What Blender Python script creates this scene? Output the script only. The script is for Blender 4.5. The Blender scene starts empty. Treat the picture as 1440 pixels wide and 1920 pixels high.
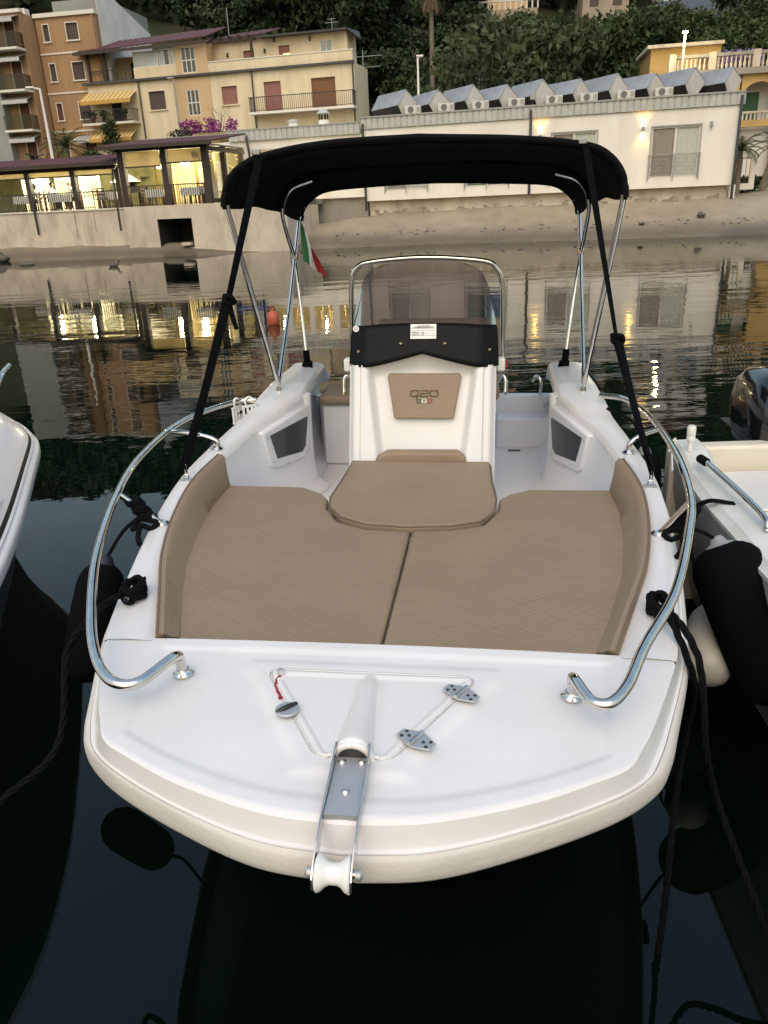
import bpy, bmesh, math, random
import numpy as np
from mathutils import Vector, Matrix
random.seed(7); RNG = np.random.default_rng(11)
SC = bpy.context.scene
COL = SC.collection
R = math.radians
PI = math.pi

# ------------------------------------------------------------------ camera
cam_d = bpy.data.cameras.new('camera'); cam = bpy.data.objects.new('camera', cam_d); COL.objects.link(cam)
cam_d.sensor_fit = 'VERTICAL'; cam_d.sensor_height = 36.0; cam_d.lens = 36.0 * 1453.0 / 1920.0
cam_d.clip_start = 0.05; cam_d.clip_end = 2000
pit, rol = R(22.1), R(2.65)
fw = Vector((0, math.cos(pit), -math.sin(pit))); r0 = Vector((1, 0, 0)); u0 = Vector((0, math.sin(pit), math.cos(pit)))
rt = r0 * math.cos(rol) - u0 * math.sin(rol); up = u0 * math.cos(rol) + r0 * math.sin(rol)
cam.matrix_world = Matrix(((rt.x, up.x, -fw.x, 0), (rt.y, up.y, -fw.y, 0), (rt.z, up.z, -fw.z, 2.552), (0, 0, 0, 1)))
SC.camera = cam

# ------------------------------------------------------------------ dusk sky and the last low sun
SUN_EL, SUN_ROT = 53.0, 190.0          # degrees; a veiled evening sky, brightest high behind the camera
wd = bpy.data.worlds.new('World'); SC.world = wd; wd.use_nodes = True
nt = wd.node_tree; bg = nt.nodes['Background']
sky = nt.nodes.new('ShaderNodeTexSky'); sky.sky_type = 'NISHITA'; sky.sun_disc = False
sky.sun_elevation = R(SUN_EL); sky.sun_rotation = R(SUN_ROT); sky.air_density = 2.2; sky.dust_density = 3.0; sky.ozone_density = 1.3
nt.links.new(sky.outputs[0], bg.inputs[0]); bg.inputs[1].default_value = 0.15
sd = bpy.data.lights.new('sun', 'SUN'); sun = bpy.data.objects.new('sun', sd); COL.objects.link(sun)
sd.energy = 0.6; sd.angle = R(80); sd.color = (1.0, 0.72, 0.48)
sdir = Vector((math.sin(R(SUN_ROT)) * math.cos(R(SUN_EL)), math.cos(R(SUN_ROT)) * math.cos(R(SUN_EL)), math.sin(R(SUN_EL))))
sun.rotation_euler = sdir.to_track_quat('Z', 'Y').to_euler()
vs = SC.view_settings; vs.view_transform = 'Standard'; vs.look = 'None'; vs.exposure = 0.38; vs.gamma = 1.0; vs.use_curve_mapping = False
SC.cycles.max_bounces = 8; SC.cycles.transparent_max_bounces = 12; SC.cycles.caustics_reflective = False; SC.cycles.caustics_refractive = False
SC.cycles.sample_clamp_indirect = 6.0

# ------------------------------------------------------------------ materials
MT = {}
def mat(name, col, rough=0.6, metal=0.0, col2=None, vs_=3.0, vdetail=5.0, vlo=0.35, vhi=0.65, bump=0.0, bs=60.0, coat=0.0, spec=0.5, stretch=None, emit=None, estr=0.0, bdist=0.01):
    m = bpy.data.materials.new(name); m.use_nodes = True; n = m.node_tree.nodes; l = m.node_tree.links
    p = n['Principled BSDF']; p.inputs['Base Color'].default_value = (*col, 1); p.inputs['Roughness'].default_value = rough
    p.inputs['Metallic'].default_value = metal; p.inputs['Coat Weight'].default_value = coat; p.inputs['Coat Roughness'].default_value = 0.08
    p.inputs['Specular IOR Level'].default_value = spec
    tc = None
    def vec():
        nonlocal tc
        if tc is None:
            t = n.new('ShaderNodeTexCoord'); mp = n.new('ShaderNodeMapping'); l.new(t.outputs['Object'], mp.inputs[0])
            if stretch: mp.inputs['Scale'].default_value = stretch
            tc = mp.outputs[0]
        return tc
    if col2 is not None:
        nz = n.new('ShaderNodeTexNoise'); nz.inputs['Scale'].default_value = vs_; nz.inputs['Detail'].default_value = vdetail; nz.inputs['Roughness'].default_value = 0.6
        l.new(vec(), nz.inputs['Vector'])
        rp = n.new('ShaderNodeValToRGB'); rp.color_ramp.elements[0].position = vlo; rp.color_ramp.elements[1].position = vhi
        rp.color_ramp.elements[0].color = (*col, 1); rp.color_ramp.elements[1].color = (*col2, 1)
        l.new(nz.outputs[0], rp.inputs[0]); l.new(rp.outputs[0], p.inputs['Base Color'])
    if bump:
        nb = n.new('ShaderNodeTexNoise'); nb.inputs['Scale'].default_value = bs; nb.inputs['Detail'].default_value = 3.0
        l.new(vec(), nb.inputs['Vector'])
        b = n.new('ShaderNodeBump'); b.inputs['Strength'].default_value = bump; b.inputs['Distance'].default_value = bdist
        l.new(nb.outputs[0], b.inputs['Height']); l.new(b.outputs[0], p.inputs['Normal'])
    if emit:
        p.inputs['Emission Color'].default_value = (*emit, 1); p.inputs['Emission Strength'].default_value = estr
    MT[name] = m; return m

mat('gelcoat', (.725, .71, .705), .24, coat=.2, col2=(.68, .665, .655), vs_=2.2, vdetail=10.0, bump=.02, bs=7, bdist=.02)
mat('gelcoat_inner', (.78, .78, .81), .35, col2=(.74, .74, .765), vs_=2.0)
mat('rub_vinyl', (.60, .565, .52), .55, col2=(.45, .42, .38), vs_=4, vlo=.52, vhi=.85, vdetail=9, bump=.2, bs=60)
mat('chrome', (.74, .71, .67), .07, 1.0, col2=(.62, .595, .56), vs_=20)
mat('brushed', (.52, .53, .54), .55, .75, bump=.05, bs=200)
mat('black_canvas', (.005, .005, .006), .85, bump=.4, bs=350, spec=.12)
mat('black_web', (.004, .0045, .006), .9, bump=.3, bs=300, spec=.06)
mat('black_rope', (.005, .005, .006), .9, bump=.5, bs=150, spec=.1)
mat('rope_wet', (.012, .011, .013), .6, bump=.5, bs=150)
mat('fender_sock', (.004, .004, .005), .95, bump=.35, bs=260, spec=.06)
mat('fender_navy', (.008, .009, .022), .55, bump=.2, bs=40)
mat('fender_white', (.62, .60, .54), .45, col2=(.50, .48, .42), vs_=3)
mat('black_plastic', (.012, .012, .013), .35)
mat('black_gloss', (.008, .008, .010), .12, coat=.6)
mat('band_black', (.006, .007, .009), .45, spec=.12)
mat('white_plastic', (.78, .78, .75), .4)
mat('cream_gel', (.70, .65, .55), .4, col2=(.62, .57, .47), vs_=2.2, bump=.05, bs=10)
mat('grey_gel', (.52, .52, .50), .4, col2=(.45, .45, .43), vs_=2)
mat('old_white', (.66, .66, .63), .4, col2=(.56, .56, .53), vs_=3)
mat('hull_dark', (.02, .022, .022), .5)
mat('sticker', (.80, .80, .78), .4)
mat('ink', (.03, .03, .03), .5)
mat('print_red', (.30, .02, .02), .5); mat('print_green', (.02, .10, .03), .5); mat('logo_brown', (.085, .032, .020), .5)
mat('lens_red', (.30, .008, .012), .15, coat=.5); mat('lens_green', (.01, .10, .03), .15, coat=.5)
mat('red_cord', (.28, .015, .03), .8); mat('lens_clear', (.70, .70, .66), .15)
mat('acrylic', (.035, .036, .038), .10, coat=.5)
mat('flag_green', (.02, .13, .04), .8); mat('flag_white', (.70, .69, .64), .8); mat('flag_red', (.42, .02, .03), .8)
mat('buoy_orange', (.42, .085, .045), .5)
# background
mat('plaster_orange', (.41, .255, .14), .9, col2=(.34, .21, .115), vs_=1.0, vdetail=8, spec=.2, stretch=(1.6, 1.6, .3))
mat('plaster_grey', (.30, .31, .29), .9, col2=(.24, .25, .235), vs_=.7, spec=.2)
mat('plaster_cream', (.74, .63, .44), .9, col2=(.62, .515, .35), vs_=.9, vdetail=8, spec=.2, stretch=(1.6, 1.6, .3))
mat('plaster_peach', (.60, .43, .25), .9, col2=(.56, .40, .23), vs_=.6, spec=.2)
mat('plaster_white', (.85, .80, .72), .9, col2=(.76, .70, .615), vs_=.9, vdetail=8, spec=.2, stretch=(1.4, 1.4, .35))
mat('plaster_yellow', (.50, .33, .13), .9, col2=(.40, .26, .11), vs_=.9, spec=.2)
mat('whitewash', (.82, .79, .74), .9, col2=(.70, .67, .62), vs_=.8, spec=.2)
mat('trim_white', (.70, .66, .58), .8, spec=.2)
mat('concrete_wall', (.60, .52, .42), .95, col2=(.36, .305, .24), vs_=1.0, vdetail=9, stretch=(1.3, 1.3, .6), vlo=.42, vhi=.75, bump=.4, bs=6, spec=.15)
mat('concrete_grey', (.33, .30, .26), .95, col2=(.24, .215, .185), vs_=1.4, bump=.4, bs=8, spec=.15)
mat('rubble', (.42, .37, .30), .95, col2=(.25, .215, .17), vs_=4, bump=.8, bs=9, spec=.1, bdist=.05)
mat('sand', (.32, .275, .205), .95, col2=(.235, .20, .145), vs_=.6, vdetail=8, bump=.35, bs=5, spec=.1, bdist=.04)
mat('shutter_brown', (.085, .058, .050), .7, bump=.25, bs=30, stretch=(.05, .05, 1))
mat('shutter_red', (.13, .042, .030), .7, bump=.25, bs=30, stretch=(.05, .05, 1))
mat('shutter_pink', (.28, .125, .10), .7, bump=.25, bs=30, stretch=(.05, .05, 1))
mat('shutter_tan', (.19, .085, .035), .7, bump=.25, bs=30, stretch=(.05, .05, 1))
mat('shutter_green', (.045, .13, .065), .7, bump=.25, bs=30, stretch=(.05, .05, 1))
mat('roof_red', (.105, .036, .036), .7, col2=(.07, .028, .028), vs_=1.2, bump=.2, bs=14)
mat('dark_wood', (.055, .035, .026), .65, col2=(.035, .022, .016), vs_=3, stretch=(1, 1, 6))
mat('dark_metal', (.025, .024, .026), .5); mat('grey_metal', (.34, .34, .33), .45, .3)
mat('gutter', (.05, .052, .05), .5); mat('sheet_metal', (.40, .41, .415), .5, .35, col2=(.27, .28, .285), vs_=1.1)
mat('shed_wall', (.55, .53, .50), .8, col2=(.42, .40, .37), vs_=1.6)
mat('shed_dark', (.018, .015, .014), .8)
mat('fascia', (.50, .49, .46), .6, .1, col2=(.42, .41, .385), vs_=2)
mat('ac_white', (.62, .60, .55), .6); mat('glass_dark', (.035, .04, .045), .05, spec=.8)
mat('glass_pale', (.42, .45, .46), .08, spec=.8, col2=(.22, .24, .25), vs_=.8)
mat('curtain', (.50, .43, .39), .9, bump=.9, bs=9, stretch=(1, 1, .03), bdist=.08)
mat('curtain_sky_sheen', (.90, .88, .82), .5, bump=.4, bs=7, stretch=(1, 1, .04), bdist=.05)  # pale tone stands for bright sky reflected in the right panes
mat('awning_yellow', (.52, .30, .07), .9); mat('awning_cream', (.62, .50, .28), .9); mat('awning_grey', (.20, .21, .21), .9); mat('awning_pale', (.50, .49, .46), .9)
mat('blind', (.66, .58, .42), .8, col2=(.60, .52, .36), vs_=1.5)
mat('cloth_white', (.75, .73, .70), .85); mat('chair_wood', (.13, .06, .028), .6)
mat('lattice', (.66, .63, .50), .8); mat('garden_wall', (.16, .16, .075), .9, col2=(.30, .28, .14), vs_=1.2); mat('drape', (.55, .42, .16), .85); mat('room_wall', (.42, .37, .22), .9, col2=(.30, .27, .17), vs_=.9)
mat('skin', (.42, .25, .18), .6); mat('hair_dark', (.015, .011, .009), .7); mat('hair_grey', (.33, .31, .28), .7)
mat('shirt_white', (.66, .65, .62), .85); mat('shirt_dark', (.04, .045, .055), .85); mat('trousers', (.03, .03, .04), .85)
mat('fan_grey', (.16, .155, .15), .7)
mat('culvert_shade', (.022, .019, .016), .9)  # near-black concrete: the shade inside the culvert is put into the colour
mat('leaf_dark', (.020, .038, .015), .75, col2=(.042, .062, .024), vs_=.35, spec=.2)
mat('leaf_mid', (.036, .058, .022), .75, col2=(.062, .086, .032), vs_=.35, spec=.2)
mat('leaf_olive', (.048, .062, .030), .75, col2=(.076, .086, .042), vs_=.35, spec=.2)
mat('leaf_palm', (.05, .07, .022), .7, col2=(.09, .10, .035), vs_=2, spec=.3)
mat('leaf_dry', (.16, .11, .06), .8)
mat('flower_purple', (.16, .015, .13), .8, col2=(.28, .03, .20), vs_=4); mat('flower_lilac', (.22, .17, .32), .8)
mat('bark', (.10, .075, .05), .9, col2=(.15, .12, .085), vs_=6, bump=.5, bs=20); mat('bark_pale', (.20, .16, .12), .9, col2=(.14, .11, .08), vs_=6)
mat('hill_soil', (.030, .036, .018), .95, col2=(.055, .055, .028), vs_=.12, spec=.1)
mat('rock', (.07, .062, .05), .9, col2=(.12, .105, .085), vs_=4, bump=.6, bs=8)
mat('duck', (.10, .085, .07), .8); mat('blue_paint', (.02, .07, .33), .5); mat('render_blue', (.12, .15, .20), .9); mat('render_beige', (.42, .34, .25), .9, col2=(.30, .24, .18), vs_=.8)
mat('piano_black', (.01, .01, .01), .2)
mat('lamp_white', (.9, .85, .7), .5, emit=(1.0, .82, .45), estr=14)
mat('lamp_hot', (.9, .85, .6), .5, emit=(1.0, .74, .26), estr=40)
mat('panel_glow', (.9, .9, .8), .5, emit=(1.0, .93, .60), estr=3.2)
mat('window_glow', (.9, .7, .4), .5, emit=(1.0, .66, .24), estr=1.6)
mat('bulb_string', (.9, .7, .3), .5, emit=(1.0, .66, .2), estr=9)

def vinyl(name, quilt, ang=35.0, period=.085, both=True):
    m = mat(name, (.268, .200, .136), .5, col2=(.245, .182, .123), vs_=3.0, spec=.35)
    n = m.node_tree.nodes; l = m.node_tree.links; p = n['Principled BSDF']
    t = n.new('ShaderNodeTexCoord'); nb = n.new('ShaderNodeTexNoise'); nb.inputs['Scale'].default_value = 320; l.new(t.outputs['Object'], nb.inputs['Vector'])
    nw = n.new('ShaderNodeTexNoise'); nw.inputs['Scale'].default_value = 6; nw.inputs['Detail'].default_value = 7; nw.inputs['Distortion'].default_value = 1.2; l.new(t.outputs['Object'], nw.inputs['Vector'])
    b = n.new('ShaderNodeBump'); b.inputs['Strength'].default_value = .12; b.inputs['Distance'].default_value = .002; l.new(nb.outputs[0], b.inputs['Height'])
    b2 = n.new('ShaderNodeBump'); b2.inputs['Strength'].default_value = .35; b2.inputs['Distance'].default_value = .02; l.new(nw.outputs[0], b2.inputs['Height']); l.new(b.outputs[0], b2.inputs['Normal'])
    last = b2
    if quilt:
        for a in ((ang, -ang) if both else (ang,)):
            mp = n.new('ShaderNodeMapping'); mp.inputs['Rotation'].default_value = (0, 0, R(a)); l.new(t.outputs['Object'], mp.inputs[0])
            sx = n.new('ShaderNodeSeparateXYZ'); l.new(mp.outputs[0], sx.inputs[0])
            def mth(op, a_, b_=None):
                q = n.new('ShaderNodeMath'); q.operation = op; l.new(a_, q.inputs[0])
                if b_ is not None: q.inputs[1].default_value = b_
                return q.outputs[0]
            v = mth('MULTIPLY', sx.outputs[1], 1 / period); v = mth('FRACT', v); v = mth('SUBTRACT', v, .5); v = mth('ABSOLUTE', v); v = mth('SUBTRACT', v, .44)
            v = mth('MAXIMUM', v, 0.0); v = mth('MULTIPLY', v, -16.0)
            bb = n.new('ShaderNodeBump'); bb.inputs['Strength'].default_value = .38; bb.inputs['Distance'].default_value = .004
            l.new(v, bb.inputs['Height']); l.new(last.outputs[0], bb.inputs['Normal']); last = bb
    l.new(last.outputs[0], p.inputs['Normal']); return m
vinyl('vinyl', False); vinyl('vinyl_quilt', True, 35, .085, True); vinyl('vinyl_quilt_line', True, 38, .085, False)
def translucent(name, k):
    m = MT[name]; n = m.node_tree.nodes; l = m.node_tree.links; p = n['Principled BSDF']; o = [q for q in n if q.type == 'OUTPUT_MATERIAL'][0]
    t = n.new('ShaderNodeBsdfTranslucent'); t.inputs[0].default_value = (.75, .66, .46, 1); x = n.new('ShaderNodeMixShader'); x.inputs[0].default_value = k
    l.new(p.outputs[0], x.inputs[1]); l.new(t.outputs[0], x.inputs[2]); l.new(x.outputs[0], o.inputs[0])
translucent('blind', .5)
mat('piping', (.16, .115, .075), .5)

def nonskid():
    m = mat('nonskid', (.725, .715, .715), .42, col2=(.68, .668, .662), vs_=3.4, vdetail=12); n = m.node_tree.nodes; l = m.node_tree.links
    t = n.new('ShaderNodeTexCoord'); vo = n.new('ShaderNodeTexVoronoi'); vo.inputs['Scale'].default_value = 240; l.new(t.outputs['Object'], vo.inputs['Vector'])
    b = n.new('ShaderNodeBump'); b.inputs['Strength'].default_value = .22; b.inputs['Distance'].default_value = .002
    l.new(vo.outputs[0], b.inputs['Height']); l.new(b.outputs[0], n['Principled BSDF'].inputs['Normal'])
nonskid()

def smoke_glass(name, tint, gl=.07):
    m = bpy.data.materials.new(name); m.use_nodes = True; n = m.node_tree.nodes; l = m.node_tree.links; n.clear()
    o = n.new('ShaderNodeOutputMaterial'); t = n.new('ShaderNodeBsdfTransparent'); t.inputs[0].default_value = (*tint, 1)
    g = n.new('ShaderNodeBsdfGlossy'); g.inputs['Roughness'].default_value = .04; mx = n.new('ShaderNodeMixShader')
    f = n.new('ShaderNodeFresnel'); f.inputs[0].default_value = 1.45
    q_ = n.new('ShaderNodeMath'); q_.operation = 'MULTIPLY'; q_.inputs[1].default_value = .6; l.new(f.outputs[0], q_.inputs[0]); l.new(q_.outputs[0], mx.inputs[0]); l.new(t.outputs[0], mx.inputs[1]); l.new(g.outputs[0], mx.inputs[2]); l.new(mx.outputs[0], o.inputs[0]); MT[name] = m
smoke_glass('smoke', (.34, .285, .285)); smoke_glass('balcony_glass', (.62, .64, .62)); smoke_glass('clear_glass', (.96, .97, .96))

def water_mat():
    m = bpy.data.materials.new('water'); m.use_nodes = True; n = m.node_tree.nodes; l = m.node_tree.links; p = n['Principled BSDF']
    p.inputs['Base Color'].default_value = (.0010, .0042, .0026, 1); p.inputs['Roughness'].default_value = .012; p.inputs['IOR'].default_value = 1.333
    t = n.new('ShaderNodeTexCoord')
    def noise(scale, det, sx=1, sy=1, rot=0):
        mp = n.new('ShaderNodeMapping'); mp.inputs['Scale'].default_value = (sx, sy, 1); mp.inputs['Rotation'].default_value = (0, 0, R(rot)); l.new(t.outputs['Object'], mp.inputs[0])
        z = n.new('ShaderNodeTexNoise'); z.inputs['Scale'].default_value = scale; z.inputs['Detail'].default_value = det; z.inputs['Roughness'].default_value = .45; l.new(mp.outputs[0], z.inputs['Vector']); return z.outputs[0]
    def mr(v, a, b, c, d, smooth=True):
        q = n.new('ShaderNodeMapRange'); q.interpolation_type = 'SMOOTHSTEP' if smooth else 'LINEAR'
        for i, k in enumerate((a, b, c, d)): q.inputs[i + 1].default_value = k
        l.new(v, q.inputs[0]); return q.outputs[0]
    def mul(a, b):
        q = n.new('ShaderNodeMath'); q.operation = 'MULTIPLY'
        for i, k in enumerate((a, b)):
            if isinstance(k, (int, float)): q.inputs[i].default_value = k
            else: l.new(k, q.inputs[i])
        return q.outputs[0]
    sp = n.new('ShaderNodeSeparateXYZ'); l.new(t.outputs['Object'], sp.inputs[0])
    open_water = mul(mr(sp.outputs[1], 2.5, 11.0, .16, 1.0), mr(sp.outputs[1], 27.0, 43.0, 1.0, .14))
    patches = mr(noise(.09, 2, .55, 1.6, 4), .36, .62, .22, 1.25)
    amp = mul(open_water, patches)
    b1 = n.new('ShaderNodeBump'); b1.inputs['Distance'].default_value = .013; l.new(noise(.85, 2, .6, 1.5, 6), b1.inputs['Height']); l.new(amp, b1.inputs['Strength'])
    b2 = n.new('ShaderNodeBump'); b2.inputs['Distance'].default_value = .0024; l.new(noise(3.6, 2, .6, 1.7, -5), b2.inputs['Height']); l.new(amp, b2.inputs['Strength']); l.new(b1.outputs[0], b2.inputs['Normal'])
    l.new(b2.outputs[0], p.inputs['Normal']); MT['water'] = m
water_mat()

# ------------------------------------------------------------------ mesh helpers
def catmull(pts, n):
    P = np.array(pts, float); m = len(P); Q = np.vstack([2 * P[0] - P[1], P, 2 * P[-1] - P[-2]]); out = []
    seg = np.linspace(0, m - 1 - 1e-9, n)
    for s in seg:
        i = int(s); t = s - i; a, b, c, d = Q[i], Q[i + 1], Q[i + 2], Q[i + 3]
        out.append(.5 * ((2 * b) + (-a + c) * t + (2 * a - 5 * b + 4 * c - d) * t * t + (-a + 3 * b - 3 * c + d) * t ** 3))
    return np.array(out)
def sstep(a, b, x):
    t = np.clip((np.asarray(x, float) - a) / (b - a), 0, 1); return t * t * (3 - 2 * t)

class MB:
    def __init__(s): s.v = []; s.f = []
    def add(s, v, f):
        o = len(s.v); s.v += [tuple(map(float, q)) for q in v]; s.f += [tuple(i + o for i in k) for k in f]; return s
    def box(s, x0, x1, y0, y1, z0, z1):
        return s.add([(x0, y0, z0), (x1, y0, z0), (x1, y1, z0), (x0, y1, z0), (x0, y0, z1), (x1, y0, z1), (x1, y1, z1), (x0, y1, z1)],
                     [(3, 2, 1, 0), (4, 5, 6, 7), (0, 1, 5, 4), (1, 2, 6, 5), (2, 3, 7, 6), (3, 0, 4, 7)])
    def bar(s, a, b, w, h=None):
        a = Vector(a); b = Vector(b); d = (b - a).normalized(); h = h or w
        u = d.cross(Vector((0, 0, 1))); u = Vector((1, 0, 0)) if u.length < 1e-4 else u.normalized(); q = u.cross(d)
        vs = [p + u * (i * w / 2) + q * (j * h / 2) for p in (a, b) for i, j in ((-1, -1), (1, -1), (1, 1), (-1, 1))]
        return s.add(vs, [(0, 1, 2, 3), (7, 6, 5, 4), (0, 4, 5, 1), (1, 5, 6, 2), (2, 6, 7, 3), (3, 7, 4, 0)])
    def prism(s, poly, ext):
        n = len(poly); e = Vector(ext); P = [Vector(p) for p in poly]
        return s.add(P + [p + e for p in P], [tuple(range(n))[::-1], tuple(range(n, 2 * n))] + [(i, (i + 1) % n, n + (i + 1) % n, n + i) for i in range(n)])
    def tube(s, path, r, n=10, cap=True, closed=False, flat=1.0):
        P = [Vector(p) for p in path]; m = len(P); rr = r if hasattr(r, '__len__') else [r] * m
        ring = []; prev = None
        for i in range(m):
            a = P[(i - 1) % m] if (closed or i) else P[i]; b = P[(i + 1) % m] if (closed or i < m - 1) else P[i]
            d = (b - a).normalized()
            if prev is None:
                u = d.cross(Vector((0, 0, 1))); u = Vector((1, 0, 0)) if u.length < 1e-3 else u.normalized()
            else:
                u = prev - d * prev.dot(d); u = u.normalized() if u.length > 1e-6 else d.orthogonal().normalized()
            prev = u; q = d.cross(u)
            ring.append([P[i] + (u * math.cos(2 * PI * k / n) + q * math.sin(2 * PI * k / n) * flat) * rr[i] for k in range(n)])
        v = [p for g in ring for p in g]; f = []
        for i in range(m if closed else m - 1):
            j = (i + 1) % m
            f += [(i * n + k, i * n + (k + 1) % n, j * n + (k + 1) % n, j * n + k) for k in range(n)]
        if cap and not closed: f += [tuple(range(n))[::-1], tuple(range((m - 1) * n, m * n))]
        return s.add(v, f)
    def lathe(s, prof, c=(0, 0, 0), axis=(0, 0, 1), n=16):
        ax = Vector(axis).normalized(); u = ax.orthogonal().normalized(); q = ax.cross(u); c = Vector(c)
        v = []; f = []
        for r, z in prof:
            v += [c + ax * z + (u * math.cos(2 * PI * k / n) + q * math.sin(2 * PI * k / n)) * r for k in range(n)]
        for i in range(len(prof) - 1):
            f += [(i * n + k, i * n + (k + 1) % n, (i + 1) * n + (k + 1) % n, (i + 1) * n + k) for k in range(n)]
        f += [tuple(range(n))[::-1], tuple(range((len(prof) - 1) * n, len(prof) * n))]
        return s.add(v, f)
    def grid(s, G, closed=False, flip=False):
        G = np.array(G, float); a, b = G.shape[:2]; v = G.reshape(-1, 3); f = []
        for i in range(a - 1):
            for j in range(b if closed else b - 1):
                k = (j + 1) % b; q = (i * b + j, i * b + k, (i + 1) * b + k, (i + 1) * b + j); f.append(q[::-1] if flip else q)
        return s.add(v, f)
    def build(s, name, m, parent=None, smooth=None, bevel=0, seg=2, solid=0, subd=0):
        me = bpy.data.meshes.new(name); me.from_pydata(s.v, [], s.f); me.validate(); me.materials.append(MT[m] if isinstance(m, str) else m)
        o = bpy.data.objects.new(name, me); COL.objects.link(o)
        if smooth is not None: me.shade_smooth(); me.set_sharp_from_angle(angle=R(smooth))
        if parent is not None: o.parent = parent
        if solid: q = o.modifiers.new('solid', 'SOLIDIFY'); q.thickness = solid; q.offset = 0
        if bevel: q = o.modifiers.new('bevel', 'BEVEL'); q.width = bevel; q.segments = seg; q.limit_method = 'ANGLE'; q.angle_limit = R(40); q.harden_normals = False
        if bevel and smooth is None: me.shade_smooth(); me.set_sharp_from_angle(angle=R(35))
        if subd: q = o.modifiers.new('sub', 'SUBSURF'); q.levels = subd; q.render_levels = subd
        return o
def tag(o, label=None, cat=None, group=None, kind=None):
    if label: o['label'] = label
    if cat: o['category'] = cat
    if group: o['group'] = group
    if kind: o['kind'] = kind
    return o
def thing(name, label, cat, loc=(0, 0, 0), rz=0, group=None):
    o = bpy.data.objects.new(name, None); COL.objects.link(o); o.location = loc; o.rotation_euler = (0, 0, rz); o.empty_display_size = .2
    return tag(o, label, cat, group)
def copy_tree(o, loc=None, rz=None, label=None, parent=None):
    c = o.copy(); COL.objects.link(c); c.parent = parent
    if loc is not None: c.location = loc
    if rz is not None: c.rotation_euler = (0, 0, rz)
    if label: c['label'] = label
    for k in list(o.children):
        copy_tree(k, parent=c)
    return c
# ================================================================== SETTING: water, beach, hill
w = MB(); w.add([(-260, -60, 0), (260, -60, 0), (260, 60, 0), (-260, 60, 0)], [(0, 1, 2, 3)])
tag(w.build('water', 'water'), kind='structure')

SHORE = np.array([(-120, 46), (-40, 44), (-22, 42.2), (-18, 41.2), (-9.5, 39.3), (-3, 39.7), (3, 39.3), (8, 37.6), (12.5, 36.2), (18, 35.2), (30, 33.5), (120, 28)], float)
def shore_y(x): return np.interp(x, SHORE[:, 0], SHORE[:, 1])
def vnoise(x, y, s):
    return (np.sin(x * 1.7 * s + 1.3 * np.sin(y * 1.1 * s)) + np.sin(y * 2.3 * s + 1.7 * np.sin(x * .9 * s + 2)) + np.sin((x + y) * 3.1 * s + 1)) / 3
def beach_z(x, y):
    dd = y - shore_y(x); top = np.interp(x, [-30, -8, -5, -1, 6, 14, 18.5, 22, 60], [.55, .5, .6, 1.25, 1.45, 1.4, 1.45, 1.75, 2.2])
    run = np.interp(x, [-30, -8, -1, 8, 18], [2.0, 1.8, 4.2, 4.4, 4.6])
    t = np.clip(dd / run, 0, 1); z = top * (.55 * t + .45 * t * t)
    z = np.where(dd < 0, .16 * dd, z) + .05 * vnoise(x, y, .9) * np.clip(dd * .6, 0, 1) + .02 * vnoise(x, y, 3.1) * np.clip(dd, 0, 1)
    return np.maximum(z, -3)
xs = np.concatenate([np.linspace(-120, -24, 20), np.linspace(-23, 24, 190), np.linspace(26, 120, 20)])
ys = np.linspace(0, 1, 60)
G = [[(x, shore_y(x) - 6 + 18 * t, float(beach_z(x, shore_y(x) - 6 + 18 * t))) for t in ys] for x in xs]
bm_ = MB().grid(G, flip=True); beach = tag(bm_.build('beach', 'sand', smooth=60), kind='structure')
# wet margin of the sand gets darker and glossier towards the water (really damp there)
m = MT['sand']; n = m.node_tree.nodes; l = m.node_tree.links; pb = n['Principled BSDF']
tc = n.new('ShaderNodeTexCoord'); sz = n.new('ShaderNodeSeparateXYZ'); l.new(tc.outputs['Object'], sz.inputs[0])
nz = n.new('ShaderNodeTexNoise'); nz.inputs['Scale'].default_value = .8; l.new(tc.outputs['Object'], nz.inputs['Vector'])
ad = n.new('ShaderNodeMath'); ad.operation = 'MULTIPLY_ADD'; ad.inputs[1].default_value = .16; l.new(nz.outputs[0], ad.inputs[0]); l.new(sz.outputs[2], ad.inputs[2])
mrn = n.new('ShaderNodeMapRange'); mrn.inputs[1].default_value = .14; mrn.inputs[2].default_value = .50; mrn.inputs[3].default_value = .22; mrn.inputs[4].default_value = .95; l.new(ad.outputs[0], mrn.inputs[0]); l.new(mrn.outputs[0], pb.inputs['Roughness'])
mx = n.new('ShaderNodeMix'); mx.data_type = 'RGBA'; old = pb.inputs['Base Color'].links[0].from_socket
mr2 = n.new('ShaderNodeMapRange'); mr2.inputs[1].default_value = .22; mr2.inputs[2].default_value = .75; l.new(ad.outputs[0], mr2.inputs[0])
mx.inputs[6].default_value = (.125, .103, .080, 1); l.new(mr2.outputs[0], mx.inputs[0]); l.new(old, mx.inputs[7]); l.new(mx.outputs[2], pb.inputs['Base Color'])

# the quay the photographer stands on, just outside the frame (it shows in the chrome)
qy = MB(); qy.box(-30, 30, -16, .62, -2.5, .90); qy.box(-30, 30, .30, .66, .901, .98); tag(qy.build('quay', 'concrete_grey', bevel=.03), kind='structure')

def hill_z(x, y):
    t = np.clip(y - 60 - .05 * x, 0, 200); rise = .47 * t - np.clip(t - 95, 0, 200) * .42
    return 2.2 + rise + 1.6 * vnoise(x, y, .06) * np.clip(t / 20, 0, 1) + (np.clip(x - 22, 0, 30) * .09) + (x < -20) * np.clip(-x - 20, 0, 60) * .0
hx = np.linspace(-170, 190, 60); hy = np.concatenate([[48, 53], np.linspace(58, 230, 50)])
hb = MB().grid([[(x, y, float(hill_z(x, y))) for y in hy] for x in hx], flip=True); tag(hb.build('hillside', 'hill_soil', smooth=80), kind='structure')

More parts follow.
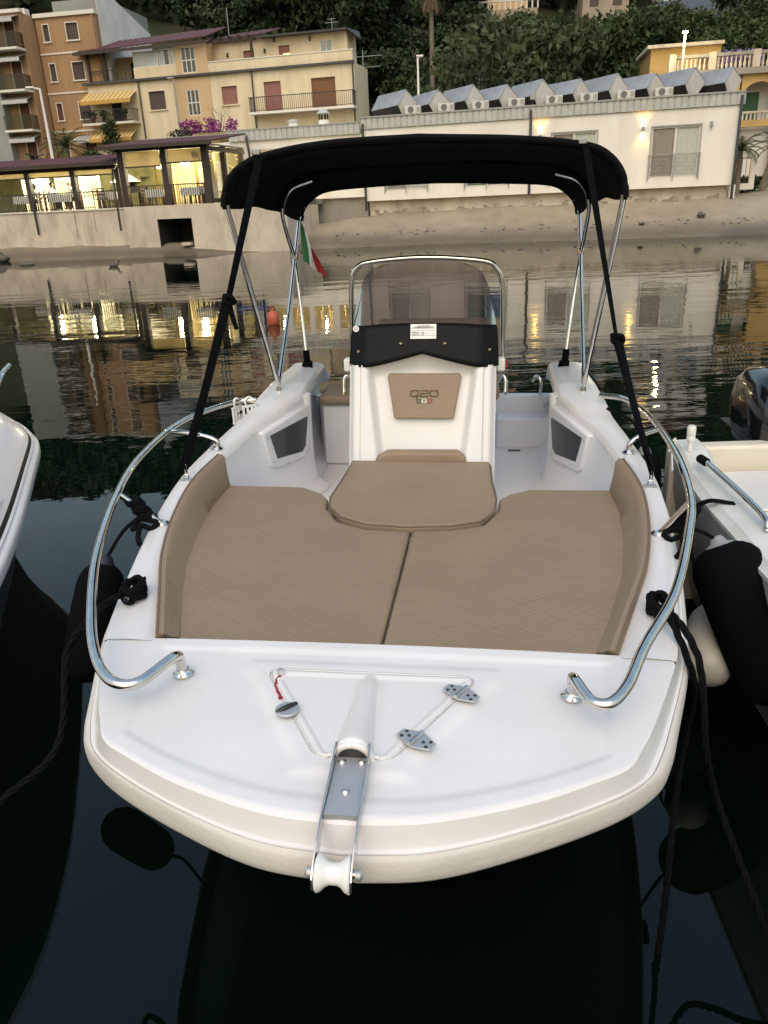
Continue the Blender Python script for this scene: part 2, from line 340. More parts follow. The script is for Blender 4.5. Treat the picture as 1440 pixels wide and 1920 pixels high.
# ================================================================== building helpers (local x along the facade, y inwards, z up)
def wall_open(mb, u0, u1, z0, z1, ops, depth=.16, y=0.0):
    us = sorted({u0, u1, *[o[0] for o in ops], *[o[1] for o in ops]}); zs = sorted({z0, z1, *[o[2] for o in ops], *[o[3] for o in ops]})
    for i in range(len(us) - 1):
        for j in range(len(zs) - 1):
            cu = (us[i] + us[i + 1]) / 2; cz = (zs[j] + zs[j + 1]) / 2
            if any(o[0] < cu < o[1] and o[2] < cz < o[3] for o in ops): continue
            mb.add([(us[i], y, zs[j]), (us[i + 1], y, zs[j]), (us[i + 1], y, zs[j + 1]), (us[i], y, zs[j + 1])], [(0, 1, 2, 3)])
    for a, b, c, d in ops:
        e = y + depth
        mb.add([(a, y, c), (b, y, c), (b, y, d), (a, y, d), (a, e, c), (b, e, c), (b, e, d), (a, e, d)], [(0, 4, 5, 1), (1, 5, 6, 2), (2, 6, 7, 3), (3, 7, 4, 0)])
    return mb
def block_rest(mb, u0, u1, y0, y1, z0, z1):          # sides, back and top of a block whose front is wall_open
    return mb.add([(u0, y0, z0), (u1, y0, z0), (u1, y1, z0), (u0, y1, z0), (u0, y0, z1), (u1, y0, z1), (u1, y1, z1), (u0, y1, z1)], [(1, 2, 6, 5), (2, 3, 7, 6), (3, 0, 4, 7), (4, 5, 6, 7)])
def shutter(parent, a, b, c, d, m, frame='trim_white', depth=.10, y=0.0, sill=True, name='window', slats=True):
    mb = MB().box(a, b, y + depth, y + depth + .05, c, d)
    o = mb.build(name, m, parent)
    f = MB(); t = .055
    f.box(a - t, a, y - .03, y + .04, c, d + t); f.box(b, b + t, y - .03, y + .04, c, d + t); f.box(a, b, y - .03, y + .04, d, d + t)
    f.build('frame', frame, o)
    if sill: MB().box(a - t - .04, b + t + .04, y - .09, y + .05, c - .08, c - .001).build('sill', frame, o)
    if slats:
        s = MB(); k = max(4, int((d - c) / .16))
        for i in range(1, k): z = c + (d - c) * i / k; s.box(a + .02, b - .02, y + depth - .012, y + depth, z - .012, z + .012)
        s.build('slat_lines', m, o)
    return o
def casement(parent, a, b, c, d, pane='glass_dark', cols=2, rows=1, frame='trim_white', y=0.0, depth=.10):
    t = .06; fr = MB()
    fr.box(a, a + t, y + .02, y + depth, c, d); fr.box(b - t, b, y + .02, y + depth, c, d); fr.box(a + t, b - t, y + .02, y + depth, d - t, d); fr.box(a + t, b - t, y + .02, y + depth, c, c + t)
    for i in range(1, cols): x = a + (b - a) * i / cols; fr.box(x - t / 2, x + t / 2, y + .025, y + depth - .01, c + t, d - t)
    for j in range(1, rows): z = c + (d - c) * j / rows; fr.box(a + t, b - t, y + .03, y + depth - .02, z - t / 2, z + t / 2)
    o = fr.build('window', frame, parent)
    cw = (b - a) / cols; rh = (d - c) / rows
    for i in range(cols):
        for j in range(rows):
            MB().box(a + cw * i + t * .5, a + cw * (i + 1) - t * .5, y + depth - .03, y + depth - .015, c + rh * j + t * .5, c + rh * (j + 1) - t * .5).build('pane', pane if isinstance(pane, str) else pane[(i + j) % len(pane)], o)
    return o
def railing(parent, a, b, z0, z1, y, m='dark_metal', step=.14, name='railing', rets=None, bw=.022):
    r = MB(); r.box(a, b, y - .025, y + .025, z1 - .045, z1); r.box(a, b, y - .02, y + .02, z0 + .06, z0 + .09)
    k = max(2, int((b - a) / step))
    for i in range(k + 1): x = a + (b - a) * i / k; r.box(x - bw / 2, x + bw / 2, y - bw / 2, y + bw / 2, z0, z1 - .02)
    if rets:
        for x in (a, b):
            kk = max(2, int(abs(rets - y) / step)); r.box(x - .025, x + .025, min(y, rets), max(y, rets), z1 - .045, z1)
            for i in range(1, kk): yy = y + (rets - y) * i / kk; r.box(x - .011, x + .011, yy - .011, yy + .011, z0, z1 - .02)
    return r.build(name, m, parent)
def corrugated(a, b, z0, z1, y, pitch=.30, d=.035):
    mb = MB(); k = int((b - a) / pitch); G = []
    for i in range(k):
        x = a + (b - a) * i / k; w_ = (b - a) / k
        for fx, dy in ((0, 0), (.10, -d), (.82, -d), (.92, 0)): G.append((x + w_ * fx, y + dy))
    G.append((b, y)); mb.grid([[(x, yy, z0), (x, yy, z1)] for x, yy in G], flip=True)
    return mb
def pipe(parent, pts, r=.055, m='dark_metal', name='downpipe'): return MB().tube(pts, r, 8).build(name, m, parent, smooth=50)
def striped_awning(parent, a, b, z0, z1, y0, y1, m1, m2, n=12, val=.18, name='awning'):
    mb = MB(); mb.add([(a, y0, z1), (b, y0, z1), (b, y1, z0), (a, y1, z0)], [(0, 1, 2, 3)])
    o = mb.build(name, m1, parent)
    s = MB(); w_ = (b - a) / n
    for i in range(0, n, 2):
        s.add([(a + w_ * i, y0 - .004, z1 + .006), (a + w_ * (i + 1), y0 - .004, z1 + .006), (a + w_ * (i + 1), y1 - .004, z0 + .006), (a + w_ * i, y1 - .004, z0 + .006)], [(0, 1, 2, 3)])
    s.build('stripe', m2, o)
    v = MB()
    for i in range(n):
        x = a + w_ * i; pts = [(x, y1, z0), (x, y1, z0 - val * .7)] + [(x + w_ * (.5 - .5 * math.cos(PI * k / 5)), y1, z0 - val * .7 - val * .45 * math.sin(PI * k / 5)) for k in range(1, 5)] + [(x + w_, y1, z0 - val * .7), (x + w_, y1, z0)]
        v.prism(pts, (0, .01, 0))
    v.build('valance', m2, o)
    return o

# ---- white waterfront building with corrugated fascia
WA = R(-13.8)
wb = thing('waterfront_building', 'long low white building with ribbed fascia standing on the beach', 'building', (-.21, 44.33, 0), WA)
WOPS = [(1.14, 3.30, 2.47, 4.72), (5.32, 7.46, 2.47, 4.72), (9.57, 11.72, 2.47, 4.72), (14.26, 16.46, 2.47, 4.72)]
mb = wall_open(MB(), 0, 18.15, 2.03, 5.50, WOPS, .22); block_rest(mb, 0, 18.15, 0, 9, 2.03, 5.98); mb.add([(0, 0, 2.03), (18.15, 0, 2.03), (18.15, .5, 2.03), (0, .5, 2.03)], [(0, 3, 2, 1)]); mb.build('wall', 'plaster_white', wb)
mb = MB()
NB = 90; G = []
for i in range(NB + 1):
    u = .15 + 17.85 * i / NB
    G.append([(u, .42 - .10 * (1 - t) * (.5 + .5 * math.sin(i * 1.9 + 3 * t)) - .02 * RNG.random(), .9 + 1.14 * t) for t in (0, .25, .45, .6, .75, 1)])
mb.grid(G, flip=True); mb.build('rubble_base', 'concrete_wall', wb, smooth=30)
mb = MB()
for i in range(130):
    u = .3 + 17.4 * RNG.random(); zz = 1.25 + .42 * RNG.random() * (.4 + .6 * RNG.random()); s = .05 + .14 * RNG.random()
    c = np.array([u, .33 + .08 * RNG.random(), zz]); pts = [c + np.array([s * 1.6 * math.cos(a) * (.7 + .5 * RNG.random()), 0, s * math.sin(a) * (.6 + .5 * RNG.random())]) for a in np.linspace(0, 2 * PI, 7)[:-1]]
    mb.prism(pts, (0, .10 + .05 * RNG.random(), 0))
tag(mb.build('crumbled_plaster', 'rubble', wb), kind='stuff')
o = corrugated(-.05, 18.22, 5.46, 5.96, -.06).build('fascia', 'fascia', wb)
MB().box(-.07, 18.26, -.14, .25, 5.962, 6.03).build('coping', 'grey_metal', o)
MB().box(18.222, 18.26, -.10, 9, 5.46, 5.96).build('fascia_return', 'fascia', o)
curt = [('curtain', 'curtain_sky_sheen'), ('flag_green', 'blue_paint'), ('curtain', 'curtain_sky_sheen'), ('curtain', 'curtain_sky_sheen')]  # pale right-hand curtains carry the panes' sky reflection in their colour
for (a, b, c, d), cu in zip(WOPS, curt):
    t = .07; fr = MB(); mid = (a + b) / 2
    fr.box(a, a + t, .05, .17, c, d); fr.box(b - t, b, .05, .17, c, d); fr.box(a + t, b - t, .05, .17, d - t, d); fr.box(a + t, b - t, .05, .17, c, c + t * 1.3); fr.box(mid - .05, mid + .05, .055, .165, c + t, d - t)
    wdw = fr.build('sliding_window', 'trim_white', wb)
    for k, (p, q) in enumerate(((a + t, mid - .05), (mid + .05, b - t))):
        MB().box(p, q, .10, .112, c + t, d - t).build('pane', 'clear_glass', wdw)
        nn = 26; amp = .022
        MB().grid([[(p + (q - p) * i / nn, .145 + amp * math.sin(i * 1.55 + k), zz) for zz in (c + .02, d)] for i in range(nn + 1)], flip=True).build('curtain', cu[k], wdw, smooth=60)
    MB().box(a - .05, b + .05, .36, .40, c - .1, d + .1).build('room_back', 'plaster_grey', wdw)
    f = MB(); f.box(a - .06, a, -.02, .02, c, d + .06); f.box(b, b + .06, -.02, .02, c, d + .06); f.box(a, b, -.02, .02, d, d + .06); f.build('surround', 'grey_metal', wdw)
    rl = MB(); rl.box(a - .10, b + .10, -.10, -.06, c + 1.02, c + 1.06)
    for k in range(5): z = c + .14 + .17 * k; rl.box(a - .06, b + .06, -.09, -.07, z, z + .02)
    for x in (a - .06, mid, b + .06): rl.box(x - .018, x + .018, -.105, -.055, c - .12, c + 1.06)
    rl.build('guard_rail', 'grey_metal', wdw)
for pts in ([(8.54, -.10, 5.75), (8.54, -.10, 2.0)], [(.06, -.16, 5.62), (.06, -.16, 1.55)], [(18.10, -.16, 5.75), (18.12, -.16, 1.4)]):
    pipe(wb, [(pts[0][0], .0, pts[0][2] + .12), pts[0], pts[1]], .065)
MB().box(18.04, 18.30, .12, .5, 1.2, 2.03).build('corner_pier', 'plaster_white', wb)
def wall_lamp(u, z, lit, label):
    t = thing('wall_lamp', label, 'lamp', Vector((-.21, 44.33, 0)) + Matrix.Rotation(WA, 3, 'Z') @ Vector((u, -.10, z)), WA, 'wall lamps on the white building')
    MB().lathe([(.055, -.13), (.06, -.11), (.06, .11), (.055, .13)], n=12).build('lamp_body', 'grey_metal', t, smooth=40)
    MB().box(-.03, .03, .02, .10, -.03, .03).build('bracket', 'grey_metal', t)
    if lit:
        for s in (1, -1):
            MB().lathe([(.045, 0), (.045, .012)], (0, 0, s * .134 - .006), n=12).build('bulb', 'lamp_hot', t)
            ld = bpy.data.lights.new('lamp_light', 'SPOT'); ld.energy = 38; ld.color = (1, .60, .10); ld.spot_size = R(110); ld.spot_blend = .8; ld.shadow_soft_size = .03
            lo = bpy.data.objects.new('lamp_light', ld); COL.objects.link(lo); lo.parent = t; lo.location = (0, 0, s * .16); lo.rotation_euler = (0 if s < 0 else PI, 0, 0)
wall_lamp(13.84, 4.66, True, 'lit up and down wall lamp left of the rightmost sliding window')
wall_lamp(9.02, 4.62, True, 'lit wall lamp beside the drainpipe just above the black canopy')
wall_lamp(16.9, 4.70, False, 'unlit grey wall lamp right of the rightmost sliding window')
# floodlight on the fascia
t = thing('floodlight', 'small grey floodlight on the roof edge above the middle drainpipe', 'lamp', Vector((-.21, 44.33, 0)) + Matrix.Rotation(WA, 3, 'Z') @ Vector((8.6, -.05, 6.03)), WA)
MB().box(-.02, .02, -.02, .02, 0, .22).build('bracket', 'dark_metal', t); MB().box(-.12, .12, -.10, .06, .22, .48).build('lamp_head', 'grey_metal', t, bevel=.015)

# tilted metal sheds in a row on the roof
def shed(i, u, label):
    t = thing('roof_shed', label, 'roof shed', Vector((-.21, 44.33, 0)) + Matrix.Rotation(WA, 3, 'Z') @ Vector((u, .30, 5.99)), WA + R(-50 + 5 * math.sin(i * 2.7 + 1)), 'tilted sheds on the white building roof'); t.scale = (1, 1 + .06 * math.sin(i * 1.9), 1 + .05 * math.cos(i * 3.1))
    L = 2.6; pr = {'eaveL': (-.58, .54), 'apex': (.12, 1.10), 'eaveR': (.60, .42), 'bR': (.34, 0), 'bL': (-.12, 0)}
    # axis runs along local -x (backwards); profile in local (y -> across, z)
    def P(k, x): a, z = pr[k]; return (x, a, z)
    # local x is the axis, its +x end faces the viewer; across +y is away to the right
    MB().prism([(0, -pr[k][0], pr[k][1]) for k in ('bL', 'eaveL', 'apex', 'eaveR', 'bR')], (.03, 0, 0)).build('gable', 'shed_wall', t)
    s = MB()
    for a, b in (('eaveL', 'apex'), ('apex', 'eaveR')):
        s.add([(-L, -pr[a][0], pr[a][1]), (.05, -pr[a][0], pr[a][1]), (.05, -pr[b][0], pr[b][1]), (-L, -pr[b][0], pr[b][1])], [(0, 1, 2, 3)])
    s.build('metal_roof', 'sheet_metal', t, solid=.03)
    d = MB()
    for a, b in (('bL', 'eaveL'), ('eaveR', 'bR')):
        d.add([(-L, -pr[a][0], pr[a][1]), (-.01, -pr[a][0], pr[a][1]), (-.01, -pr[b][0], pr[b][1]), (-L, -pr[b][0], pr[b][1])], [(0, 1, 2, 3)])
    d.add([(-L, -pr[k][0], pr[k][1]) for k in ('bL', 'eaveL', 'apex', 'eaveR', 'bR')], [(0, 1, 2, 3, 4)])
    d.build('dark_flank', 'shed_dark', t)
    return t
ordn = ['leftmost', 'second', 'third', 'fourth', 'fifth', 'sixth', 'seventh', 'eighth', 'ninth', 'tenth']
for i, u in enumerate([2.36, 4.0, 5.75, 7.41, 9.11, 10.9, 12.6, 14.3, 16.05, 17.7]):
    shed(i, u, 'tilted metal shed on the white building roof, %s' % ('leftmost of the row' if i == 0 else 'rightmost of the row' if i == 9 else '%s from the left' % ordn[i]))
def ac_unit(u, k):
    t = thing('air_conditioner', 'white air conditioner on the white roof edge, %s' % ('leftmost of its row' if k == 0 else 'rightmost of its row' if k == 7 else '%s from the left' % ordn[k]), 'air conditioner', Vector((-.21, 44.33, 0)) + Matrix.Rotation(WA, 3, 'Z') @ Vector((u, -.05, 6.035)), WA, 'air conditioners on the white building roof')
    MB().box(-.40, .40, -.02, .26, 0, .34).build('casing', 'ac_white', t, bevel=.015)
    MB().lathe([(.15, 0), (.15, .012)], (-.10, -.022, .17), (0, -1, 0), 18).build('fan_grille', 'fan_grey', t)
    MB().box(.20, .37, -.028, -.021, .06, .28).build('side_grille', 'grey_metal', t)
for k, u in enumerate([2.67, 4.36, 6.07, 7.82, 9.62, 11.25, 12.95, 14.66]): ac_unit(u, k)

# ---- low wing between the restaurant and the white building
wg = thing('restaurant_wing', 'low flat roofed wing with pale ribbed fascia behind the black canopy', 'building', (-.21, 44.33, 0), WA)
ops = [(-6.3, -5.0, 3.3, 4.85), (-4.7, -3.6, 3.3, 4.75), (-3.4, -2.2, 3.3, 4.75), (-1.9, -.7, 3.3, 4.75)]
mb = wall_open(MB(), -9.5, -.02, 2.25, 5.28, ops, .2, .12); block_rest(mb, -9.5, -.02, .12, 8, 2.25, 5.8); mb.build('wall', 'plaster_white', wg)
o = corrugated(-7.4, -.10, 5.28, 5.78, .02).build('fascia', 'fascia', wg); MB().box(-7.45, -.10, -.05, .3, 5.782, 5.84).build('coping', 'grey_metal', o)
for a, b, c, d in ops: casement(wg, a, b, c, d, 'clear_glass', 2, 1, y=.12)
MB().box(-6.6, -.4, 2.6, 2.65, 2.3, 5.2).build('room_back', 'blind', wg)
for u in (-5.6, -3.0):
    ld = bpy.data.lights.new('lamp_light', 'POINT'); ld.energy = 70; ld.color = (1, .80, .42); ld.shadow_soft_size = .1; lo = bpy.data.objects.new('lamp_light', ld); COL.objects.link(lo); lo.parent = wg; lo.location = (u, 1.3, 4.6)
mb = MB()
for k in range(46):
    u = -6.2 + 5.6 * RNG.random(); mb.lathe([(.02, -.03), (.035, 0), (.02, .03)], (u, .7 + 1.2 * RNG.random(), 3.6 + 1.1 * RNG.random()), n=6)
tag(mb.build('string_lights', 'bulb_string', wg), kind='stuff')
pipe(wg, [(-6.35, .06, 5.55), (-6.35, -.10, 5.40), (-6.25, -.10, 4.6), (-6.25, -.10, 2.3)], .07)
wv = MB().box(-8.0, .02, .36, .7, -.5, 2.25); wv.build('retaining_wall', 'concrete_grey', wg)
# roof vents
t = thing('roof_vent', 'grey cowl vent on the flat roof in front of the cream building', 'vent', Vector((-.21, 44.33, 0)) + Matrix.Rotation(WA, 3, 'Z') @ Vector((-2.3, .9, 5.8)), WA)
MB().lathe([(.30, 0), (.28, .12), (.26, .30)], n=14).build('flue', 'whitewash', t, smooth=40)
mb = MB()
for k in range(8): a = 2 * PI * k / 8; mb.box(.24 * math.cos(a) - .02, .24 * math.cos(a) + .02, .24 * math.sin(a) - .02, .24 * math.sin(a) + .02, .30, .58)
mb.build('cage', 'shed_dark', t); MB().lathe([(.36, .58), (.36, .62), (.16, .80), (.02, .84)], n=14).build('cowl', 'fascia', t, smooth=40)
t = thing('roof_vent', 'stubby white pipe vent left of the cowl vent on the flat roof', 'vent', Vector((-.21, 44.33, 0)) + Matrix.Rotation(WA, 3, 'Z') @ Vector((-4.0, .9, 5.8)), WA)
MB().lathe([(.26, 0), (.24, .30)], n=14).build('flue', 'whitewash', t, smooth=40); MB().lathe([(.30, .30), (.28, .40), (.05, .44)], n=14).build('cap', 'fascia', t, smooth=40)

# ---- cream apartment house
CA = R(-14); CP = Vector((-18.76, 59.84, 0)); CR = Matrix.Rotation(CA, 3, 'Z')
def cpt(u, y, z): return CP + CR @ Vector((u, y, z))
cb = thing('apartment_house', 'cream apartment house with dark red roof, pergola terrace and long balcony', 'building', CP, CA)
ops = [(4.47, 5.65, 8.27, 9.37), (7.22, 8.12, 7.75, 9.30), (9.72, 10.79, 8.25, 9.31), (12.66, 13.82, 7.62, 9.38), (15.87, 17.46, 7.62, 9.37), (1.55, 2.35, 7.66, 9.05)]
mb = wall_open(MB(), 0, 18.75, 2.2, 10.08, ops, .18); block_rest(mb, 0, 18.75, 0, 3.4, 2.2, 10.08); mb.build('wall', 'plaster_cream', cb)
pw = wall_open(MB(), 6.35, 8.95, 6.4, 10.0, [ops[1]], .05, -.05); pw.add([(6.35, -.05, 6.4), (6.35, 0, 6.4), (6.35, 0, 10), (6.35, -.05, 10), (8.95, -.05, 6.4), (8.95, 0, 6.4), (8.95, 0, 10), (8.95, -.05, 10)], [(0, 1, 2, 3), (4, 7, 6, 5)]); pw.build('peach_panel', 'plaster_peach', cb)
ops2 = [(7.15, 8.15, 10.24, 11.74)]
pw = wall_open(MB(), 6.70, 8.95, 10.17, 12.05, ops2, .18, -.05); block_rest(pw, 6.70, 8.95, -.05, 1.5, 10.17, 12.05); pw.build('stair_tower', 'plaster_peach', cb)
# eaves gutter
MB().box(-.25, 18.78, -.24, -.002, 10.03, 10.16).build('gutter', 'gutter', cb)
shutter(cb, *ops[0], 'shutter_brown', 'plaster_cream'); shutter(cb, *ops[2], 'shutter_pink', 'plaster_cream')
shutter(cb, *ops[3], 'shutter_pink', 'plaster_cream', sill=False, name='balcony_door'); shutter(cb, *ops[4], 'shutter_tan', 'plaster_cream', sill=False, name='balcony_door')
MB().box(1.55, 2.35, .15, .17, 7.66, 9.05).build('balcony_door', 'shed_dark', cb)
casement(cb, ops[1][0], ops[1][1], ops[1][2], ops[1][3], 'glass_dark', 3, 2, y=-.05); casement(cb, *ops2[0], 'glass_dark', 3, 2, y=-.05)
# top floor left: roofed loggia and glazed veranda
mb = MB(); mb.box(3.62, 6.70, -.02, .10, 10.17, 10.80); mb.build('veranda_parapet', 'plaster_cream', cb)
casement(cb, 3.70, 5.50, 10.80, 11.72, 'glass_pale', 1, 1, y=-.04); casement(cb, 5.56, 6.66, 10.80, 11.75, ('glass_pale', 'glass_dark'), 3, 1, y=-.04)
mb = MB(); mb.box(.3, 6.7, 2.4, 2.5, 10.1, 11.9); mb.build('loggia_back', 'plaster_cream', cb)
MB().box(2.15, 3.1, 2.36, 2.395, 10.17, 11.5).build('loggia_door', 'shed_dark', cb)
for u in (.30, 1.55): MB().box(u - .07, u + .07, -.02, .12, 10.17, 11.9).build('loggia_post', 'dark_wood', cb)
MB().box(1.30, 1.50, .8, 1.0, 10.17, 11.9).build('loggia_column', 'trim_white', cb)
railing(cb, .37, 3.60, 10.17, 10.85, .06, 'dark_metal', .3)
# red roof over the left half
mb = MB(); k = 44
mb.grid([[(-.35 + 9.55 * i / k, -.55 + 3.7 * t + .0 * i, 11.88 + .075 * i / k * 3 + 1.10 * t + .035 * (i % 2)) for t in (0, .5, 1)] for i in range(k + 1)], flip=True)
o = mb.build('red_roof', 'roof_red', cb, solid=.06); MB().box(-.35, 9.2, -.60, -.552, 11.74, 11.92).build('eaves_board', 'dark_wood', o)
mb = MB(); mb.grid([[(8.9 + 3.75 * i / 16, 1.0 + 3.2 * t, 12.12 + .12 * i / 16 + .80 * t + .03 * (i % 2)) for t in (0, .5, 1)] for i in range(17)], flip=True); o = mb.build('red_roof', 'roof_red', cb, solid=.06); MB().box(8.9, 12.65, .95, .998, 11.98, 12.18).build('eaves_board', 'dark_wood', o)
# top floor right, set back behind a parapet
mb = MB(); mb.box(8.95, 18.66, -.02, .16, 10.17, 10.74); mb.build('terrace_parapet', 'plaster_cream', cb); MB().box(8.95, 18.72, -.06, .20, 10.742, 10.80).build('parapet_coping', 'trim_white', cb)
mb = wall_open(MB(), 8.95, 18.05, 10.10, 12.0, [(11.0, 11.75, 10.15, 11.42), (13.45, 14.2, 10.75, 11.52), (16.25, 17.05, 10.75, 11.62)], .15, 1.2); block_rest(mb, 8.95, 18.05, 1.2, 3.4, 10.10, 12.0); mb.build('penthouse_wall', 'plaster_cream', cb)
shutter(cb, 11.0, 11.75, 10.15, 11.42, 'shutter_pink', 'plaster_cream', y=1.2, sill=False, name='terrace_door')
o = shutter(cb, 13.45, 14.2, 10.75, 11.52, 'shutter_pink', 'plaster_cream', y=1.2); MB().box(13.72, 14.16, 1.27, 1.295, 10.78, 11.08).build('lit_pane', 'window_glow', o)
casement(cb, 16.25, 17.05, 10.75, 11.62, 'glass_pale', 2, 1, y=1.2)
mb = MB(); mb.add([(12.4, .55, 12.02), (18.2, .55, 12.02), (18.75, 2.0, 11.55), (12.4, 3.8, 12.3), (18.2, 3.8, 12.3)], [(0, 1, 4, 3), (1, 2, 4)]); mb.build('flat_roof', 'gutter', cb, solid=.10)
# pergola
mb = MB(); mb.box(11.95, 12.10, -.0, .15, 10.80, 11.95); mb.box(9.0, 12.2, .02, .14, 11.82, 11.95)
mb.build('pergola_post', 'dark_wood', cb); mb = MB()
for u in (9.3, 9.95, 10.6, 11.25, 11.9): mb.box(u, u + .10, -.35, 1.15, 11.952, 12.08)
mb.build('pergola_beam', 'dark_wood', cb)
# balcony on the right
o = MB().box(11.85, 18.85, -1.0, -.002, 7.46, 7.60).build('balcony_slab', 'trim_white', cb); railing(cb, 11.92, 18.78, 7.60, 8.46, -.95, 'dark_metal', .13, 'balcony_railing', rets=-.02)
# balcony on the left with plants, striped awnings
MB().box(-.2, 3.6, -1.0, -.002, 7.52, 7.65).build('balcony_slab', 'trim_white', cb); railing(cb, -.15, 3.55, 7.65, 8.42, -.95, 'dark_metal', .13, 'balcony_railing', rets=-.02)
striped_awning(cb, -.15, 3.62, 8.98, 9.52, -.05, -1.05, 'awning_cream', 'awning_yellow', 22, .22); striped_awning(cb, .1, 3.3, 6.70, 7.20, -.05, -1.05, 'awning_cream', 'awning_yellow', 20, .22)
for u in (3.86, 11.93, 18.66): pipe(cb, [(u, -.10, 10.05), (u, -.10, 2.3)], .05, 'gutter')
mb = MB()
for u, y, z in ((9.9, 1.14, 11.25), (12.5, 1.14, 11.3), (13.2, 1.14, 11.85), (15.6, 1.14, 11.75)): mb.box(u - .05, u + .05, y - .06, y + .06, z - .12, z + .12)
mb.build('wall_lantern', 'dark_metal', cb)
# potted plants on the left balcony
def leafball(mb, c, rx, rz, n, s, rng=RNG, ry=None):
    ry = ry or rx
    for _ in range(n):
        d = rng.normal(size=3); d /= np.linalg.norm(d); r = rng.random() ** .4
        p = np.array(c) + d * np.array([rx, ry, rz]) * r; a = rng.normal(size=3); a /= np.linalg.norm(a); b = np.cross(a, rng.normal(size=3)); b /= np.linalg.norm(b); k = s * (.6 + .8 * rng.random())
        mb.add([p - a * k, p + b * k * .5, p + a * k, p - b * k * .5], [(0, 1, 2, 3)])
    return mb
for i, (u, lab) in enumerate(((.5, 'potted green plant at the left end of the awning balcony'), (1.3, 'potted plant hanging on the awning balcony railing, second from the left'), (2.9, 'bushy potted plant right of the balcony door under the striped awning'))):
    t = thing('potted_plant', lab, 'plant', cpt(u, -.75, 7.65), CA, 'balcony pot plants'); MB().lathe([(.12, 0), (.16, .25)], n=10).build('pot', 'roof_red', t, smooth=40); leafball(MB(), (0, 0, .52), .28, .3, 110, .09).build('foliage', 'leaf_dark', t)
# aerials on the roofs
def aerial(loc, h, arms, label):
    t = thing('aerial', label, 'antenna', loc, R(-14)); MB().tube([(0, 0, 0), (0, 0, h)], .025, 6).build('mast', 'grey_metal', t)
    mb = MB()
    for z, w_ in arms: mb.tube([(-w_ / 2, 0, z), (w_ / 2, 0, z)], .018, 5)
    if arms: mb.build('crossbar', 'grey_metal', t)
aerial(cpt(9.6, 2.5, 12.3), 1.9, [], 'thin bare mast on the red roof of the cream house')
aerial(cpt(16.6, 3, 12.1), 1.0, [(.95, .5), (.75, .9)], 'small television aerial on the dark flat roof of the cream house')
aerial(cpt(19.1, .9, 8.9), 1.9, [(.95, 2.2), (1.55, 2.4)], 'aerial with two long crossbars at the right corner of the cream house')

# ---- orange apartment block on the left
OA = R(-10); OP = Vector((-21.4, 60.5, 0)); ORt = Matrix.Rotation(OA, 3, 'Z')
ob = thing('apartment_block', 'tall orange and grey apartment block with awnings at the left edge', 'building', OP, OA)
rows = [(12.80, 13.78), (10.45, 11.50), (8.07, 9.12), (5.6, 6.65)]
ops = [(.13, .53, c, d) for c, d in rows] + [(1.79, 2.62, c, d) for c, d in rows]
mb = wall_open(MB(), -.35, 3.90, 2.2, 14.3, ops, .16); block_rest(mb, -.35, 3.90, 0, .2, 2.2, 14.3); mb.build('wall', 'plaster_orange', ob)
mb = MB(); mb.box(-.3, 3.90, .2, 8.5, 2.2, 14.3); mb.build('side_wall', 'plaster_orange', ob)
mb = MB(); P_ = [(3.93, .5, 9.8), (3.93, 8.6, 9.8), (3.93, 8.6, 14.35), (3.93, 1.0, 16.1), (3.93, .5, 16.1)]; mb.prism(P_, (.02, 0, 0)); mb.build('gable_wall', 'whitewash', ob)
MB().box(.2, 3.9, 1.6, 8.5, 14.3, 15.4).build('attic', 'plaster_grey', ob)
for a, b, c, d in ops: shutter(ob, a, b, c, d, 'shutter_brown' if d > 10 or b > 1 else 'shutter_red', sill=True)
mb = MB(); mb.box(-.4, 4.0, -.14, .3, 14.18, 14.42); mb.build('cornice', 'trim_white', ob)
for z in (12.08, 9.72, 7.36): MB().box(-.36, 3.92, -.05, .0, z - .05, z + .05).build('string_course', 'trim_white', ob)
# forward bay with balconies
bo = ORt.inverted() @ (Vector((-22.6, 59.2, 0)) - OP)   # bay front plane in block coordinates
bx, by = bo.x, bo.y
drs = [(-.79, -.08, c, d) for c, d in ((12.38, 13.82), (9.92, 11.54), (7.53, 9.24), (5.1, 6.85))]
dr2 = [(bx + a, bx + b, c, d) for a, b, c, d in drs]
mb = wall_open(MB(), bx - 1.55, bx + .50, 2.2, 14.3, dr2, .16, by); block_rest(mb, bx - 1.55, bx + .50, by, 9, 2.2, 14.3); mb.build('bay_wall', 'plaster_orange', ob)
mb = MB(); mb.box(bx - 4.5, bx - 1.55, by - .7, 9, 2.2, 14.3); mb.build('grey_bay', 'plaster_grey', ob)
MB().box(bx - 4.6, bx + .58, by - .16, by + .3, 14.30, 14.50).build('cornice', 'trim_white', ob)
for a, b, c, d in dr2: shutter(ob, a, b, c, d, 'shutter_red', y=by, sill=False, name='balcony_door')
for z in (12.22, 9.80, 7.42):
    MB().box(bx - 1.54, bx + .46, by - 1.05, by - .002, z - .12, z + .02).build('balcony_slab', 'trim_white', ob)
    p = MB(); p.box(bx - 1.5, bx + .42, by - 1.0, by - .97, z + .02, z + .92); p.box(bx + .39, bx + .42, by - .97, by - .01, z + .02, z + .92); p.build('balcony_panel', 'balcony_glass', ob)
for z in (14.05, 11.83, 9.38, 7.05): striped_awning(ob, bx - 1.5, bx + .42, z - .18, z + .10, by - .03, by - .95, 'awning_grey', 'awning_pale', 12, .20)
striped_awning(ob, 1.4, 3.6, 6.75, 7.05, -.03, -.9, 'awning_grey', 'awning_pale', 14, .20)
mb = MB(); mb.box(bx - .9, bx - .3, .5, 1.1, 14.5, 14.95); mb.build('chimney', 'whitewash', ob)
pipe(ob, [(3.78, -.08, 14.2), (3.78, -.08, 2.3)], .05, 'plaster_orange')
